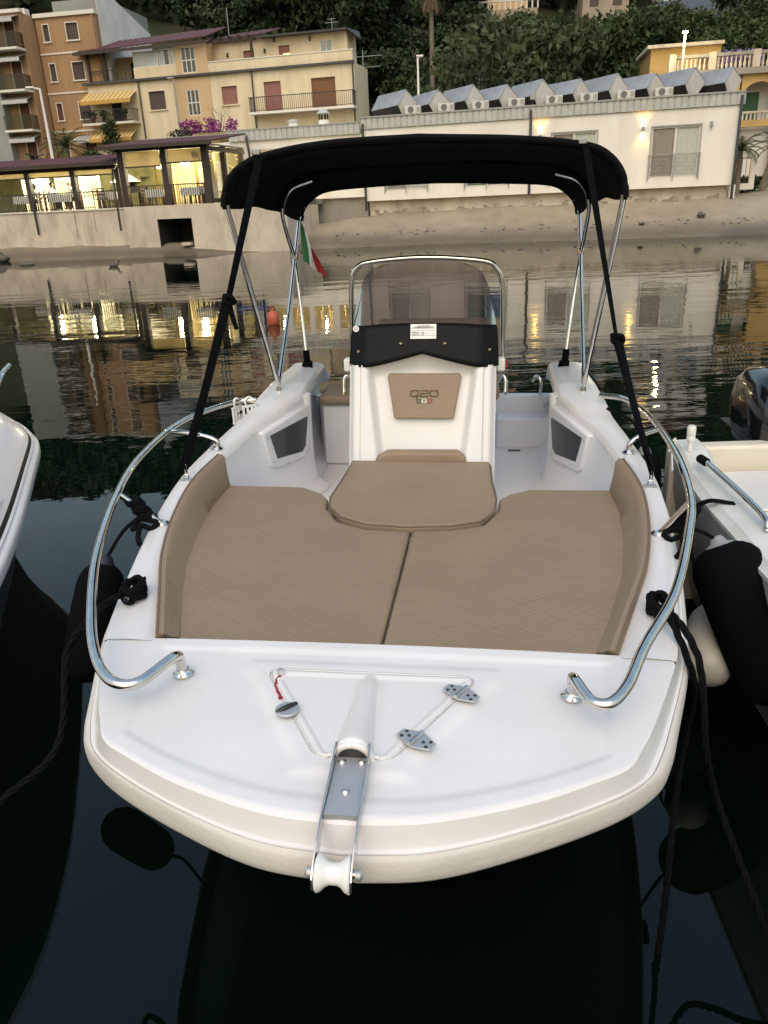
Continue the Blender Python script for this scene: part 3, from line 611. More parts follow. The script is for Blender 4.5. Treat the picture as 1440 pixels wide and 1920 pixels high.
# street lamps
def street_lamp(loc, h, label, lit=False, arm=0.0, m='grey_metal'):
    t = thing('street_lamp', label, 'street lamp', loc, 0); MB().tube([(0, 0, 0), (0, 0, h * .5), (0, 0, h)], [.09, .075, .055], 8).build('pole', m, t, smooth=50)
    if arm: MB().tube([(0, 0, h - .03), (arm, 0, h + .06)], .04, 6).build('arm', m, t)
    mb = MB(); mb.box(arm - .20 if arm else -.12, arm + .20 if arm else .12, -.10, .10, h + .0, h + .10); mb.build('lamp_head', 'lamp_hot' if lit else m, t, bevel=.03)
    if lit:
        ld = bpy.data.lights.new('lamp_light', 'POINT'); ld.energy = 260; ld.color = (1, .83, .42); ld.shadow_soft_size = .15
        lo = bpy.data.objects.new('lamp_light', ld); COL.objects.link(lo); lo.parent = t; lo.location = (0, -.3, h - .15)
street_lamp((-16.6, 45.2, 4.2), 3.9, 'white street lamp in front of the orange apartment block', arm=-.5, m='whitewash')
street_lamp((*cpt(6.75, -.7, 2.2)[:2], 2.2), 7.7, 'thin grey street lamp in front of the peach stair windows', arm=-.2)
street_lamp((3.2, 52, 2.2), 7.5, 'white lamp post standing between the palm and the cream house', arm=.12, m='whitewash')
street_lamp((17.8, 49.2, 4.0), 5.85, 'lit street lamp in front of the yellow villa', True, m='trim_white')
street_lamp((7.6, 58, 5.0), 4.5, 'small lamp post among the trees behind the tilted sheds', m='grey_metal')

# ---- yellow villa on the right
YA = R(-10); YP = Vector((17.5, 50, 0)); YR = Matrix.Rotation(YA, 3, 'Z')
yb = thing('yellow_villa', 'weathered yellow villa with balustraded terrace and arched loggia on the right', 'building', YP, YA)
mb = wall_open(MB(), -.85, 3.1, 2.2, 9.62, [(1.9, 2.9, 7.9, 8.95)], .2, 2.5); block_rest(mb, -.85, 3.1, 2.5, 7, 2.2, 9.62); mb.build('upper_wall', 'plaster_yellow', yb)
MB().box(-1.1, 3.2, 2.2, 7.2, 9.622, 9.80).build('roof_slab', 'concrete_wall', yb); shutter(yb, 1.9, 2.9, 7.9, 8.95, 'shutter_tan', y=2.5, frame='concrete_grey')
MB().box(-.2, 9, .0, 2.5, 7.75, 8.08).build('terrace_slab', 'concrete_grey', yb)
mb = MB(); mb.box(-.15, 9, .05, .30, 8.72, 8.88); mb.build('balustrade_rail', 'concrete_grey', yb)
for u in (-.15, 2.0, 4.35, 6.6): MB().box(u, u + .38, .02, .34, 8.08, 8.95).build('balustrade_pier', 'concrete_wall', yb)
for u in np.arange(.35, 6.6, .24):
    if any(p - .1 < u < p + .42 for p in (2.0, 4.35, 6.6)): continue
    MB().lathe([(.06, 0), (.085, .18), (.04, .40), (.07, .60), (.07, .64)], (u, .17, 8.08), n=8).build('baluster', 'concrete_wall', yb, smooth=50)
# arched front
apts = [(3.55, 2.2), (9, 2.2), (9, 7.75), (3.55, 7.75)]
mb = MB(); mb.box(-.2, 3.85, .25, .6, 2.2, 7.75); ar = 1.0; cx = 4.95; zc = 6.35
N = 14; arc = [(cx - ar * math.cos(PI * k / N), zc + ar * math.sin(PI * k / N)) for k in range(N + 1)]
for k in range(N):
    (a, za), (b, zb) = arc[k], arc[k + 1]; mb.add([(a, .25, za), (b, .25, zb), (b, .25, 7.75), (a, .25, 7.75), (a, .6, za), (b, .6, zb)], [(0, 1, 2, 3), (0, 4, 5, 1)])
mb.box(cx + ar, 9, .25, .6, 2.2, 7.75); mb.box(3.85, 5.95, .25, .6, 5.05, 5.40); mb.build('arched_wall', 'plaster_yellow', yb)
MB().box(3.8, 6.0, 1.5, 1.7, 4.4, 7.75).build('loggia_back', 'whitewash', yb); shutter(yb, 4.40, 5.25, 5.42, 6.92, 'shutter_green', y=1.36, sill=False, name='loggia_door')
mb = MB(); mb.box(3.86, 5.94, .30, .50, 5.75, 5.86)
for u in np.arange(3.95, 5.9, .22): mb.box(u, u + .09, .34, .46, 5.40, 5.75)
mb.build('loggia_balustrade', 'concrete_wall', yb)
mb = MB(); mb.box(3.86, 9, .9, 1.1, 2.2, 4.95); mb.build('ground_floor_wall', 'whitewash', yb)
mb = MB(); P_ = [(-.1, .1, 8.0), (-.1, .1, 7.0), (-2.2, .1, 6.2), (-2.2, .1, 6.5)]; mb.prism(P_, (0, 1.2, 0)); mb.build('outer_stair', 'concrete_grey', yb)
leafball(MB(), (4.3, 3.6, 8.9), 1.6, .55, 500, .16, ry=.6).build('wisteria', 'flower_lilac', yb)
# garden gate and steps beside it
t = thing('garden_gate', 'dark iron garden gate glowing yellow behind at the right edge', 'gate', (19.0, 44.2, 1.75), YA)
railing(t, -.9, 1.0, .3, 1.55, 0, 'dark_metal', .2, 'gate_bars'); MB().box(1.0, 1.25, -.12, .12, 0, 1.75).build('gate_post', 'plaster_white', t); MB().box(-1.1, 1.2, -.3, .2, 0, .3).build('gate_step', 'plaster_white', t)
MB().box(-.8, .95, 1.5, 1.55, .3, 1.5).build('lit_wall', 'blind', t); MB().lathe([(.05, 0), (.07, .06), (.05, .12)], (.1, 1.3, 1.3), n=8).build('bulb', 'lamp_white', t)
ld = bpy.data.lights.new('gate_light', 'POINT'); ld.energy = 25; ld.color = (1, .72, .3); ld.shadow_soft_size = .08; lo = bpy.data.objects.new('gate_light', ld); COL.objects.link(lo); lo.parent = t; lo.location = (.1, 1.1, 1.25)

# ---- houses high on the hill (cut by the top of the frame; their mirror image shows in the water)
def hill_house(u0, u1, y, z0, z1, m, label, roof=True, extras=None):
    cx = (u0 + u1) / 2; t = thing('hill_house', label, 'building', (cx, y, 0), R(-6)); h = (u1 - u0) / 2; n = max(2, int((u1 - u0) / 2.2)); ops = []
    for k in range(n):
        c = -h + (2 * h) * (k + .5) / n
        for zz in np.arange(z0 + 1.0, z1 - 1.3, 2.9): ops.append((c - .45, c + .45, float(zz), float(zz) + 1.4))
    mb = wall_open(MB(), -h, h, z0 - 6, z1, ops, .2); block_rest(mb, -h, h, 0, 6, z0 - 6, z1); mb.build('wall', m, t)
    for k, o_ in enumerate(ops): MB().box(o_[0], o_[1], .14, .17, o_[2], o_[3]).build('window', 'window_glow' if k % 5 == 1 else 'shutter_brown', t)
    if roof: MB().prism([(-h - .4, -.4, z1), (h + .4, -.4, z1), (h + .4, -.4, z1 + .15), (0, -.4, z1 + 1.3), (-h - .4, -.4, z1 + .15)], (0, 6.8, 0)).build('roof', 'roof_red', t)
    if extras: extras(t, h)
def balus(t, h):
    mb = MB(); mb.box(-h - 1, h + 1, -1.6, -1.4, 19.9, 20.05)
    for k in range(12): x = -h - 1 + (2 * h + 2) * k / 11; mb.box(x - .07, x + .07, -1.57, -1.43, 19.2, 19.9)
    mb.build('balustrade', 'trim_white', t); MB().box(-h - 1, h + 1, -1.7, -.001, 14, 19.2).build('terrace', 'render_beige', t)
hill_house(13.0, 17.0, 93, 19.5, 25.5, 'plaster_peach', 'peach house with white balustrade at the top edge above the trees', extras=balus)
hill_house(22.6, 27.2, 92, 18.2, 24.0, 'render_beige', 'bare beige house at the top edge right of the peach one', roof=False)
def bluebase(t, h): MB().box(-h - .6, h - 1.0, -.9, -.001, 17.6, 19.35).build('blue_terrace', 'render_blue', t)
hill_house(31.0, 39.6, 92, 19.0, 25.0, 'whitewash', 'white house with slate blue terrace at the top right edge', extras=bluebase)
# ================================================================== sea wall and restaurant pavilions
RA = R(-13.8); RM = Matrix.Rotation(RA, 3, 'Z'); P1 = Vector((-12.3, 41.8, 0)); P2 = Vector((-12.1, 41.3, 0))
def r1(u, y, z): return P1 + RM @ Vector((u, y, z))
def r2(u, y, z): return P2 + RM @ Vector((u, y, z))
sw = thing('sea_wall', 'stained pale concrete sea wall under the restaurant terrace', 'wall', P1, RA)
NU = 60
def rough_wall(u0, u1, z0, z1, y, cut=None):
    mb = MB(); us = np.linspace(u0, u1, int((u1 - u0) / .25)); zs = np.linspace(z0, z1, 10)
    G = [[(u, y + .012 * float(vnoise(u * 2.1, z * 3, 1.3)) + .02 * (z < .9) * float(vnoise(u * 5, z * 5, 1)), z) for z in zs] for u in us]
    return mb.grid(G, flip=True)
rough_wall(-40, 0.02, -.6, 2.20, 0).build('wall', 'concrete_wall', sw, smooth=40)
MB().box(-40, .0, -.06, .5, 2.20, 2.27).build('coping', 'trim_white', sw)
dy = (RM.inverted() @ (P2 - P1)).y; dx = (RM.inverted() @ (P2 - P1)).x
mb = MB(); c0, c1, cz0, cz1 = dx + 1.66, dx + 3.50, .30, 1.66
mb.add([(dx - .05, dy, -.6), (dx - .05, .6, -.6), (dx - .05, .6, 2.3), (dx - .05, dy, 2.3)], [(0, 3, 2, 1)])
o = wall_open(mb, dx - .05, dx + 8.4, -.6, 2.28, [(c0, c1, cz0, cz1)], .06, dy); o.add([(dx + 8.4, dy, -.6), (dx + 8.4, dy + 5, -.6), (dx + 8.4, dy + 5, 2.28), (dx + 8.4, dy, 2.28)], [(0, 1, 2, 3)]); o.build('terrace_wall', 'concrete_wall', sw)
cv = MB(); cv.box(c0 - .3, c0 - .002, dy + .062, dy + 2.5, .1, 1.9); cv.box(c1 + .002, c1 + .3, dy + .062, dy + 2.5, .1, 1.9); cv.box(c0 - .3, c1 + .3, dy + .062, dy + 2.5, cz1 + .002, cz1 + .2); cv.box(c0 - .3, c1 + .3, dy + 2.5, dy + 2.6, .1, 1.9); cv.build('culvert_lining', 'culvert_shade', sw)  # lining coloured near black in place of the shade in the opening
MB().box(c0 + .001, c1 - .001, dy + .3, dy + 2.45, .1, .42).build('culvert_floor', 'culvert_shade', sw)
MB().box(c0 + 1.25, c0 + 1.72, dy - .25, dy + .1, .42, .55).build('fallen_slab', 'concrete_wall', sw)
MB().box(-40, dx + 8.4, .3, 5.5, 2.0, 2.255).build('terrace_floor', 'concrete_grey', sw)
mb = MB(); mb.tube([(-2.8, -.02, 2.2), (-2.8, -.02, .9)], .012, 4); mb.tube([(-1.7, -.02, 2.2), (-1.72, -.02, 1.2)], .012, 4); mb.build('wall_crack', 'concrete_grey', sw)

# -- left pavilion
pv = thing('restaurant_pavilion', 'long lit restaurant pavilion with dark red tiled roof at the left', 'pavilion', P1, RA)
for u in (-10.4, -7.8, -5.2, -2.6, -.12): MB().box(u - .12, u + .12, .05, .30, 2.27, 4.22).build('post', 'dark_wood', pv)
MB().box(-12, .05, .02, .33, 4.07, 4.24).build('beam', 'dark_wood', pv)
k = 110; mb = MB(); mb.grid([[(-13 + 13.2 * i / k, -.55 + 3.0 * t, 4.34 + .46 * t + .045 * abs(math.sin(PI * i / 2.0)) * (i % 2)) for t in (0, .33, .66, 1)] for i in range(k + 1)], flip=True)
o = mb.build('tiled_roof', 'roof_red', pv, solid=.05); MB().box(-13, .2, -.60, -.555, 4.20, 4.36).build('eaves_board', 'dark_wood', o)
MB().box(-13, .2, 2.4, 5.4, 4.70, 4.80).build('rear_roof', 'roof_red', pv)
MB().box(-13, .0, .35, 5.2, 4.28, 4.31).build('ceiling', 'trim_white', pv)
for a, b in ((-7.6, -5.35), (-5.05, -2.75), (-2.45, -.27)):
    MB().box(a, b, .12, .16, 3.86, 4.07).build('rolled_blind', 'blind', pv); MB().box(a, b, .10, .18, 3.80, 3.859).build('blind_bar', 'dark_metal', pv)
    railing(pv, a - .1, b + .1, 2.27, 3.10, .18, 'dark_metal', .12)
MB().box(-13, .0, 4.9, 5.0, 2.25, 4.28).build('back_wall', 'garden_wall', pv)
for pts in ([(-4.98, .0, 4.2), (-4.98, -.14, 4.0), (-5.0, -.12, 1.15)], [(-.02, .0, 4.2), (-.02, -.40, 4.0), (.04, -.62, 3.6), (.04, -.62, 1.2)]): pipe(pv, pts, .055)
def lattice_screen(u0, u1, y, z0, z1, label):
    t = thing('lattice_screen', label, 'screen', r1((u0 + u1) / 2, y, 2.27), RA, 'lattice screens in the restaurant'); h = (u1 - u0) / 2; mb = MB(); H_ = z1 - z0
    for k in np.arange(-H_, 2 * h, .16):
        for sgn in (1, -1):
            a = max(0, k); b = min(2 * h, k + H_)
            if b - a < .05: continue
            xa, xb = (a, b); za, zb = a - k, b - k
            if sgn < 0: xa, xb = 2 * h - a, 2 * h - b
            mb.bar((xa - h, .012 * sgn, za + .55), (xb - h, .012 * sgn, zb + .55), .05, .02)
    mb.build('lattice', 'lattice', t); f = MB()
    for x in (-h, h): f.box(x - .06, x + .06, -.05, .05, 0, H_ + .68)
    f.box(-h, h, -.04, .04, H_ + .55, H_ + .62); f.box(-h, h, -.04, .04, .0, .55); f.build('frame', 'lattice', t)
lattice_screen(-7.3, -5.75, 2.6, 0, 1.0, 'pale lattice screen at the left end of the restaurant')
lattice_screen(-5.4, -4.35, 2.8, 0, 1.0, 'pale lattice screen behind the woman by the left post')
lattice_screen(-4.0, -2.9, 2.9, 0, 1.0, 'pale lattice screen behind the seated diners')
def ceiling_lamp(p, label, e=190, glow='lamp_white'):
    t = thing('ceiling_lamp', label, 'lamp', p, RA, 'restaurant ceiling lamps'); MB().lathe([(.02, 0), (.02, .22)], n=6).build('stem', 'dark_metal', t); MB().lathe([(.05, -.16), (.22, -.12), (.24, -.04), (.20, 0), (.03, .01)], n=14).build('shade', glow, t, smooth=50)
    ld = bpy.data.lights.new('lamp_light', 'POINT'); ld.energy = e; ld.color = (1.0, .92, .62); ld.shadow_soft_size = .2; lo = bpy.data.objects.new('lamp_light', ld); COL.objects.link(lo); lo.parent = t; lo.location = (0, 0, -.35)
ceiling_lamp(r1(-6.4, 2.2, 4.06), 'lit ceiling lamp at the left end of the restaurant', 240); ceiling_lamp(r1(-3.9, 1.9, 4.06), 'lit ceiling lamp above the seated diners', 240); ceiling_lamp(r1(-1.3, 2.2, 4.06), 'lit ceiling lamp above the parasol in the left pavilion', 240)

def table(p, label, w_=.9):
    t = thing('dining_table', label, 'table', p, RA, 'restaurant tables'); MB().box(-w_ / 2, w_ / 2, -.4, .4, .72, .755).build('table_top', 'chair_wood', t)
    for sx in (-1, 1):
        for sy in (-1, 1): MB().box(sx * (w_ / 2 - .08) - .03, sx * (w_ / 2 - .08) + .03, sy * .32 - .03, sy * .32 + .03, 0, .72).build('leg', 'chair_wood', t)
    c = MB(); N_ = 40; ring = []
    for k in range(N_):
        a = 2 * PI * k / N_; ca, sa = math.cos(a), math.sin(a); m_ = max(abs(ca), abs(sa)); ring.append((ca / m_ * (w_ / 2 + .03), sa / m_ * .43))
    c.grid([[(x, y, .76) for x, y in ring], [(x * 1.02, y * 1.02, .745) for x, y in ring], [(x * (1.03 + .03 * (k % 2)), y * (1.03 + .03 * (k % 2)), .40) for k, (x, y) in enumerate(ring)]], closed=True); c.add([(x, y, .76) for x, y in ring], [tuple(range(N_))])
    cl = tag(c.build('tablecloth', 'cloth_white', None, smooth=40), 'white cloth over the ' + label, 'tablecloth', 'restaurant tablecloths'); cl.location = p; cl.rotation_euler = (0, 0, RA)
def chair_proto():
    t = thing('dining_chair', 'x', 'chair', (0, 0, 0), 0, 'restaurant chairs')
    MB().box(-.2, .2, -.2, .2, .43, .47).build('seat', 'chair_wood', t)
    for sx in (-1, 1):
        MB().box(sx * .18 - .02, sx * .18 + .02, -.19, -.15, 0, .43).build('leg', 'chair_wood', t); MB().box(sx * .18 - .02, sx * .18 + .02, .16, .20, 0, .95).build('leg', 'chair_wood', t)
    b = MB()
    for z in (.62, .76, .90): b.box(-.16, .16, .165, .19, z, z + .06)
    b.build('backrest', 'chair_wood', t); return t
CH = chair_proto(); _first = [True]
def chair(p, rz, label):
    if _first[0]: _first[0] = False; CH.location = p; CH.rotation_euler = (0, 0, rz); CH['label'] = label; return
    copy_tree(CH, p, rz, label)
table(r1(-6.1, 1.0, 2.27), 'table at the far left of the restaurant'); table(r1(-3.85, .95, 2.27), 'table with the seated diners', 1.1); table(r1(-1.15, 1.0, 2.27), 'empty table at the right of the left pavilion')
for (u, y, a, lab) in ((-5.35, 1.0, -90, 'wooden chair under the woman near the left post'), (-4.65, .9, 90, 'wooden chair left of the diners table'), (-3.1, .9, -90, 'wooden chair right of the diners table'), (-1.9, 1.0, 90, 'wooden chair left of the empty table in the left pavilion'), (-1.3, .5, 180, 'wooden chair in front of the empty table by the railing'), (-.5, .9, -90, 'wooden chair right of the empty table beside the red roof post'), (-.75, 1.5, 0, 'wooden chair behind the empty table in the left pavilion')):
    chair(r1(u, y, 2.27), RA + R(a), lab)
# parasol and dark piano
t = thing('parasol', 'white half closed parasol inside the left pavilion', 'parasol', r1(-1.35, 3.0, 2.27), RA); MB().tube([(0, 0, 0), (0, 0, 1.75)], .025, 6).build('pole', 'dark_metal', t); MB().lathe([(.85, 1.25), (.55, 1.42), (.05, 1.72)], n=8).build('canopy', 'cloth_white', t)
t = thing('piano', 'black grand piano with raised lid inside the left pavilion', 'piano', r1(-.95, 3.2, 2.27), RA); MB().prism([(-.6, -.4, .7), (.6, -.4, .7), (.6, .2, .7), (.0, .9, .7), (-.6, .9, .7)], (0, 0, .28)).build('case', 'piano_black', t); MB().prism([(-.6, -.3, 1.0), (.55, -.3, 1.45), (.55, .7, 1.45), (-.6, .8, 1.0)], (0, 0, .03)).build('lid', 'piano_black', t)
for x, y in ((-.5, -.3), (.5, -.3), (-.3, .8)): MB().box(x - .05, x + .05, y - .05, y + .05, 0, .7).build('leg', 'piano_black', t)

# -- people seated at the tables
def person(p, rz, shirt, hair, label, lean=.08, longhair=False):
    t = thing('person', label, 'person', p, rz)
    J = {'pel': (0, 0, .52), 'sp': (0, -.02, .72), 'ch': (0, -.04 - lean, .93), 'nk': (0, -.06 - lean, 1.08), 'hb': (0, -.08 - lean, 1.14), 'hd': (0, -.09 - lean, 1.24), 'ht': (0, -.09 - lean, 1.31)}
    E = [('pel', 'sp'), ('sp', 'ch'), ('ch', 'nk'), ('nk', 'hb'), ('hb', 'hd'), ('hd', 'ht')]; rad = {'pel': (.15, .12), 'sp': (.13, .10), 'ch': (.15, .10), 'nk': (.05, .05), 'hb': (.065, .075), 'hd': (.075, .09), 'ht': (.05, .06)}
    for s, k in ((-1, 'l'), (1, 'r')):
        J.update({'s' + k: (s * .19, -.04 - lean, 1.00), 'e' + k: (s * .25, -.12 - lean, .76), 'w' + k: (s * .15, -.36 - lean, .80), 'f' + k: (s * .13, -.44 - lean, .80), 'h' + k: (s * .10, -.05, .50), 'k' + k: (s * .12, -.46, .50), 'a' + k: (s * .12, -.44, .09), 't' + k: (s * .12, -.60, .05)})
        E += [('ch', 's' + k), ('s' + k, 'e' + k), ('e' + k, 'w' + k), ('w' + k, 'f' + k), ('pel', 'h' + k), ('h' + k, 'k' + k), ('k' + k, 'a' + k), ('a' + k, 't' + k)]
        rad.update({'s' + k: (.065, .065), 'e' + k: (.048, .048), 'w' + k: (.034, .034), 'f' + k: (.036, .022), 'h' + k: (.095, .09), 'k' + k: (.065, .065), 'a' + k: (.045, .045), 't' + k: (.045, .03)})
    ks = list(J); me = bpy.data.meshes.new('body'); me.from_pydata([J[k] for k in ks], [(ks.index(a), ks.index(b)) for a, b in E], [])
    o = bpy.data.objects.new('body', me); COL.objects.link(o); o.parent = t; me.materials.append(MT[shirt]); md = o.modifiers.new('skin', 'SKIN'); md.use_smooth_shade = True
    sv = me.skin_vertices[0].data
    for i, k in enumerate(ks): sv[i].radius = rad[k]; sv[i].use_root = (k == 'pel')
    q = o.modifiers.new('sub', 'SUBSURF'); q.levels = 1; q.render_levels = 1
    hy = -.09 - lean
    f = MB().lathe([(.02, -.10), (.068, -.06), (.080, .0), (.075, .05), (.03, .075)], (0, hy - .02, 1.225), n=12); f.lathe([(.012, 0), (.008, .03)], (0, hy - .09, 1.215), (0, -1, 0), 6); f.build('face', 'skin', t, smooth=60)
    h = MB().lathe([(.092, -.03), (.098, .02), (.085, .07), (.04, .11)], (0, hy + .015, 1.245), n=12)
    if longhair: h.lathe([(.06, -.22), (.085, -.1), (.09, 0)], (0, hy + .04, 1.24), n=10)
    h.build('hair', hair, t, smooth=60)
    tr = MB()
    for s in (-1, 1): tr.tube([(s * .10, -.02, .51), (s * .12, -.44, .515), (s * .12, -.46, .46), (s * .12, -.44, .1)], [.105, .078, .075, .056], 8)
    tr.build('trousers', 'trousers', t, smooth=60)
person(r1(-5.35, .95, 2.27), RA + R(-90), 'shirt_white', 'hair_dark', 'woman with long dark hair in a white top near the left post', longhair=True)
person(r1(-4.65, .85, 2.27), RA + R(90), 'shirt_white', 'hair_dark', 'dark haired diner in white leaning on the table from the left', .16)
person(r1(-3.85, 1.65, 2.27), RA, 'shirt_white', 'logo_brown', 'reddish brown haired diner facing the water behind the table', .05)
person(r1(-3.1, .9, 2.27), RA + R(-90), 'shirt_white', 'hair_grey', 'grey haired diner in a white top on the right of the table', .02)

# -- right pavilion
p2 = thing('restaurant_pavilion', 'taller square restaurant pavilion with blinds above the culvert', 'pavilion', P2, RA)
for u in (.12, 2.38, 4.50): MB().box(u - .15, u + .15, .08, .36, 2.28, 4.86).build('post', 'dark_wood', p2)
for y in (2.3, 4.6): MB().box(4.38, 4.62, y - .12, y + .12, 2.28, 4.86).build('post', 'dark_wood', p2)
MB().box(-.1, 4.7, .04, .40, 4.74, 4.95).build('beam', 'dark_wood', p2); MB().box(4.34, 4.66, .40, 4.8, 4.60, 4.80).build('side_beam', 'dark_wood', p2)
k = 54; mb = MB(); mb.grid([[(-.65 + 6.0 * i / k, -.75 + 4.2 * t, 4.93 + .50 * t + .03 * (i % 2)) for t in (0, .5, 1)] for i in range(k + 1)], flip=True); o = mb.build('tiled_roof', 'roof_red', p2, solid=.06); MB().box(-.65, 5.35, -.80, -.755, 4.80, 4.95).build('eaves_board', 'dark_wood', o); MB().box(-.2, 5.35, 3.40, 3.60, 5.40, 5.50).build('ridge_cap', 'fascia', o)
MB().box(-.2, 4.8, .4, 4.8, 4.86, 4.89).build('ceiling', 'trim_white', p2)
for a, b, z in ((.35, 2.15, 4.08), (2.60, 4.32, 4.18)):
    MB().box(a, b, .15, .19, z, 4.72).build('roller_blind', 'blind', p2); MB().box(a - .05, b + .05, .12, .20, z - .06, z - .001).build('blind_bar', 'dark_metal', p2)
railing(p2, .25, 4.40, 2.28, 3.22, .22, 'dark_metal', .12)
MB().box(4.46, 4.50, .5, 2.15, 2.5, 4.55).build('side_glazing', 'clear_glass', p2); MB().box(4.46, 4.50, 2.45, 4.5, 2.5, 4.55).build('side_glazing', 'clear_glass', p2)
MB().box(4.42, 4.54, .45, 4.5, 2.3, 2.5).build('side_kerb', 'dark_wood', p2)
MB().box(-.1, 4.3, 4.7, 4.8, 2.25, 4.86).build('back_wall', 'room_wall', p2)
for i, u in enumerate((.95, 1.55, 1.75, 2.75, 2.95, 3.75, 4.05)):
    mb = MB(); mb.grid([[(u - .09 + .018 * q, 1.9 + .9 * (i % 2) + .03 * math.sin(q * 1.6), z) for z in (2.3, 4.7)] for q in range(11)], flip=True); mb.build('drape', ('drape', 'blind', 'drape')[i % 3], p2, smooth=60)
casement(p2, 2.95, 3.75, 2.9, 4.3, 'glass_pale', 1, 1, y=4.55)
table(r2(1.45, .95, 2.28), 'table on the left of the square pavilion'); table(r2(3.35, .95, 2.28), 'table on the right of the square pavilion')
for (u, y, a, lab) in ((.75, 1.0, 90, 'wooden chair at the left post of the square pavilion'), (2.05, .9, -90, 'wooden chair beside the middle post of the square pavilion'), (3.95, .8, -90, 'wooden chair on the far right of the square pavilion'), (3.35, 1.6, 0, 'wooden chair behind the right table of the square pavilion'), (4.15, 1.5, -60, 'wooden chair against the side glazing of the square pavilion')):
    chair(r2(u, y, 2.28), RA + R(a), lab)
ceiling_lamp(r2(.9, 2.6, 4.2), 'low lit pendant lamp at the left of the square pavilion', 150, 'lamp_hot'); ceiling_lamp(r2(2.0, 3.2, 4.3), 'lit pendant lamp in the middle of the square pavilion', 140, 'lamp_hot'); ceiling_lamp(r2(3.6, 2.6, 4.6), 'lit ceiling lamp at the right of the square pavilion', 150)
t = thing('wall_fan', 'round pale fan lamp hanging under the right blind', 'lamp', r2(4.05, .02, 4.45), RA); MB().lathe([(.02, -.03), (.15, 0), (.16, .02), (.02, .05)], axis=(0, -1, 0), n=16).build('dish', 'blind', t, smooth=40); MB().tube([(.12, .0, .0), (.20, .05, -.22), (.19, .1, -.35)], .02, 6).build('arm', 'grey_metal', t)
t = thing('kayak', 'blue kayak leaning on the terrace behind the canopy', 'kayak', r2(5.55, 1.2, 2.75), RA); MB().tube([(-.9, 0, 0), (-.5, 0, .02), (0, 0, .04), (.6, 0, .02), (1.0, 0, 0)], [.03, .2, .24, .2, .03], 10, flat=.6).build('hull', 'blue_paint', t, smooth=60); MB().tube([(-.5, 0, -.45), (-.5, 0, -.1)], .03, 6).build('stand', 'dark_metal', t); MB().tube([(.6, 0, -.45), (.6, 0, -.1)], .03, 6).build('stand', 'dark_metal', t)

# ================================================================== vegetation
def crown_mesh(name, seed, m, ncl=130, per=95, leaf=.19):
    g = np.random.default_rng(seed); V = []
    lobes = [(g.normal(size=3) * np.array([1.3, 1.3, .8]) + np.array([0, 0, 4.6]), 1.3 + .9 * g.random()) for _ in range(8)]
    for _ in range(ncl):
        c, r = lobes[g.integers(len(lobes))]; d = g.normal(size=3); d /= np.linalg.norm(d); d[2] = abs(d[2]) * .9 - .25
        p = c + d * r * (.75 + .3 * g.random()); q = g.normal(size=(per, 3)) * np.array([.42, .42, .26]) + p
        a = g.normal(size=(per, 3)); a /= np.linalg.norm(a, axis=1)[:, None]; b = np.cross(a, g.normal(size=(per, 3))); b /= np.linalg.norm(b, axis=1)[:, None]; k = leaf * (.5 + .8 * g.random((per, 1)))
        V.append(np.stack([q - a * k, q + b * k * .55, q + a * k, q - b * k * .55], 1).reshape(-1, 3))
    V = np.vstack(V); n = len(V) // 4; me = bpy.data.meshes.new(name); me.from_pydata(V.tolist(), [], np.arange(n * 4).reshape(-1, 4).tolist()); me.materials.append(MT[m]); return me
def trunk_mesh(seed):
    g = np.random.default_rng(seed); mb = MB(); mb.tube([(0, 0, -1.5), (.1, .05, 1.2), (.0, .1, 3.2), (.1, 0, 4.6)], [.24, .2, .15, .07], 7)
    for k in range(4): a = g.random() * 6.28; mb.tube([(0, .05, 2.2 + .5 * k), (.9 * math.cos(a), .9 * math.sin(a), 3.6 + .4 * k), (1.7 * math.cos(a), 1.7 * math.sin(a), 4.4 + .4 * k)], [.1, .07, .03], 5)
    me = bpy.data.meshes.new('trunk'); me.from_pydata(mb.v, [], mb.f); me.materials.append(MT['bark']); return me
KINDS = [('leaf_dark', 'dark green broad tree'), ('leaf_mid', 'mid green bushy tree'), ('leaf_olive', 'pale olive green tree')]
CM = [[crown_mesh('crown', 20 + 3 * k + j, KINDS[k][0]) for j in range(2)] for k in range(3)]; TM = [trunk_mesh(3), trunk_mesh(4)]
GT = 'trees on the hillside'
g = np.random.default_rng(5); NT = 0
for row, Y in enumerate((61, 65, 69.5, 74, 79, 84, 89, 94)):
    for x in np.arange(-32 - row * 2, 34 + row * 2.4, 4.1):
        xx = x + g.normal() * .9 + (row % 2) * 2; yy = Y + g.normal() * 1.1
        if yy < 74 and xx < 2.5: continue
        if xx < -14 - .12 * (yy - 60): continue
        if xx > 14 and yy < 63: continue
        if yy > 86 and any(a - 1.5 < xx < b + 1.5 for a, b in ((12, 18), (22, 28), (30, 40))): continue
        k = g.choice(3, p=[.45, .35, .2]); s = .95 + .45 * g.random()
        xh = xx * 92 / yy                          # keep crowns in front of the hill houses below their terraces
        if yy > 66 and any(a - 2.5 < xh < b + 2.5 for a, b in ((11.5, 18.5), (22, 28), (30, 40))): s = min(s, max(.35, (2.2 + (18.3 - 2.2) * yy / 92 - float(hill_z(xx, yy)) + .6) / 7.4))
        t = thing('hillside_tree', KINDS[k][1] + ' in the dense wood on the hillside', 'tree', (xx, yy, float(hill_z(xx, yy)) - .6), g.random() * 6.28, GT + ', ' + KINDS[k][1]); t.scale = (s, s, s * (.9 + .3 * g.random()))
        for nm, me in (('trunk', TM[int(g.integers(2))]), ('crown', CM[k][int(g.integers(2))])):
            o = bpy.data.objects.new(nm, me); COL.objects.link(o); o.parent = t
        NT += 1
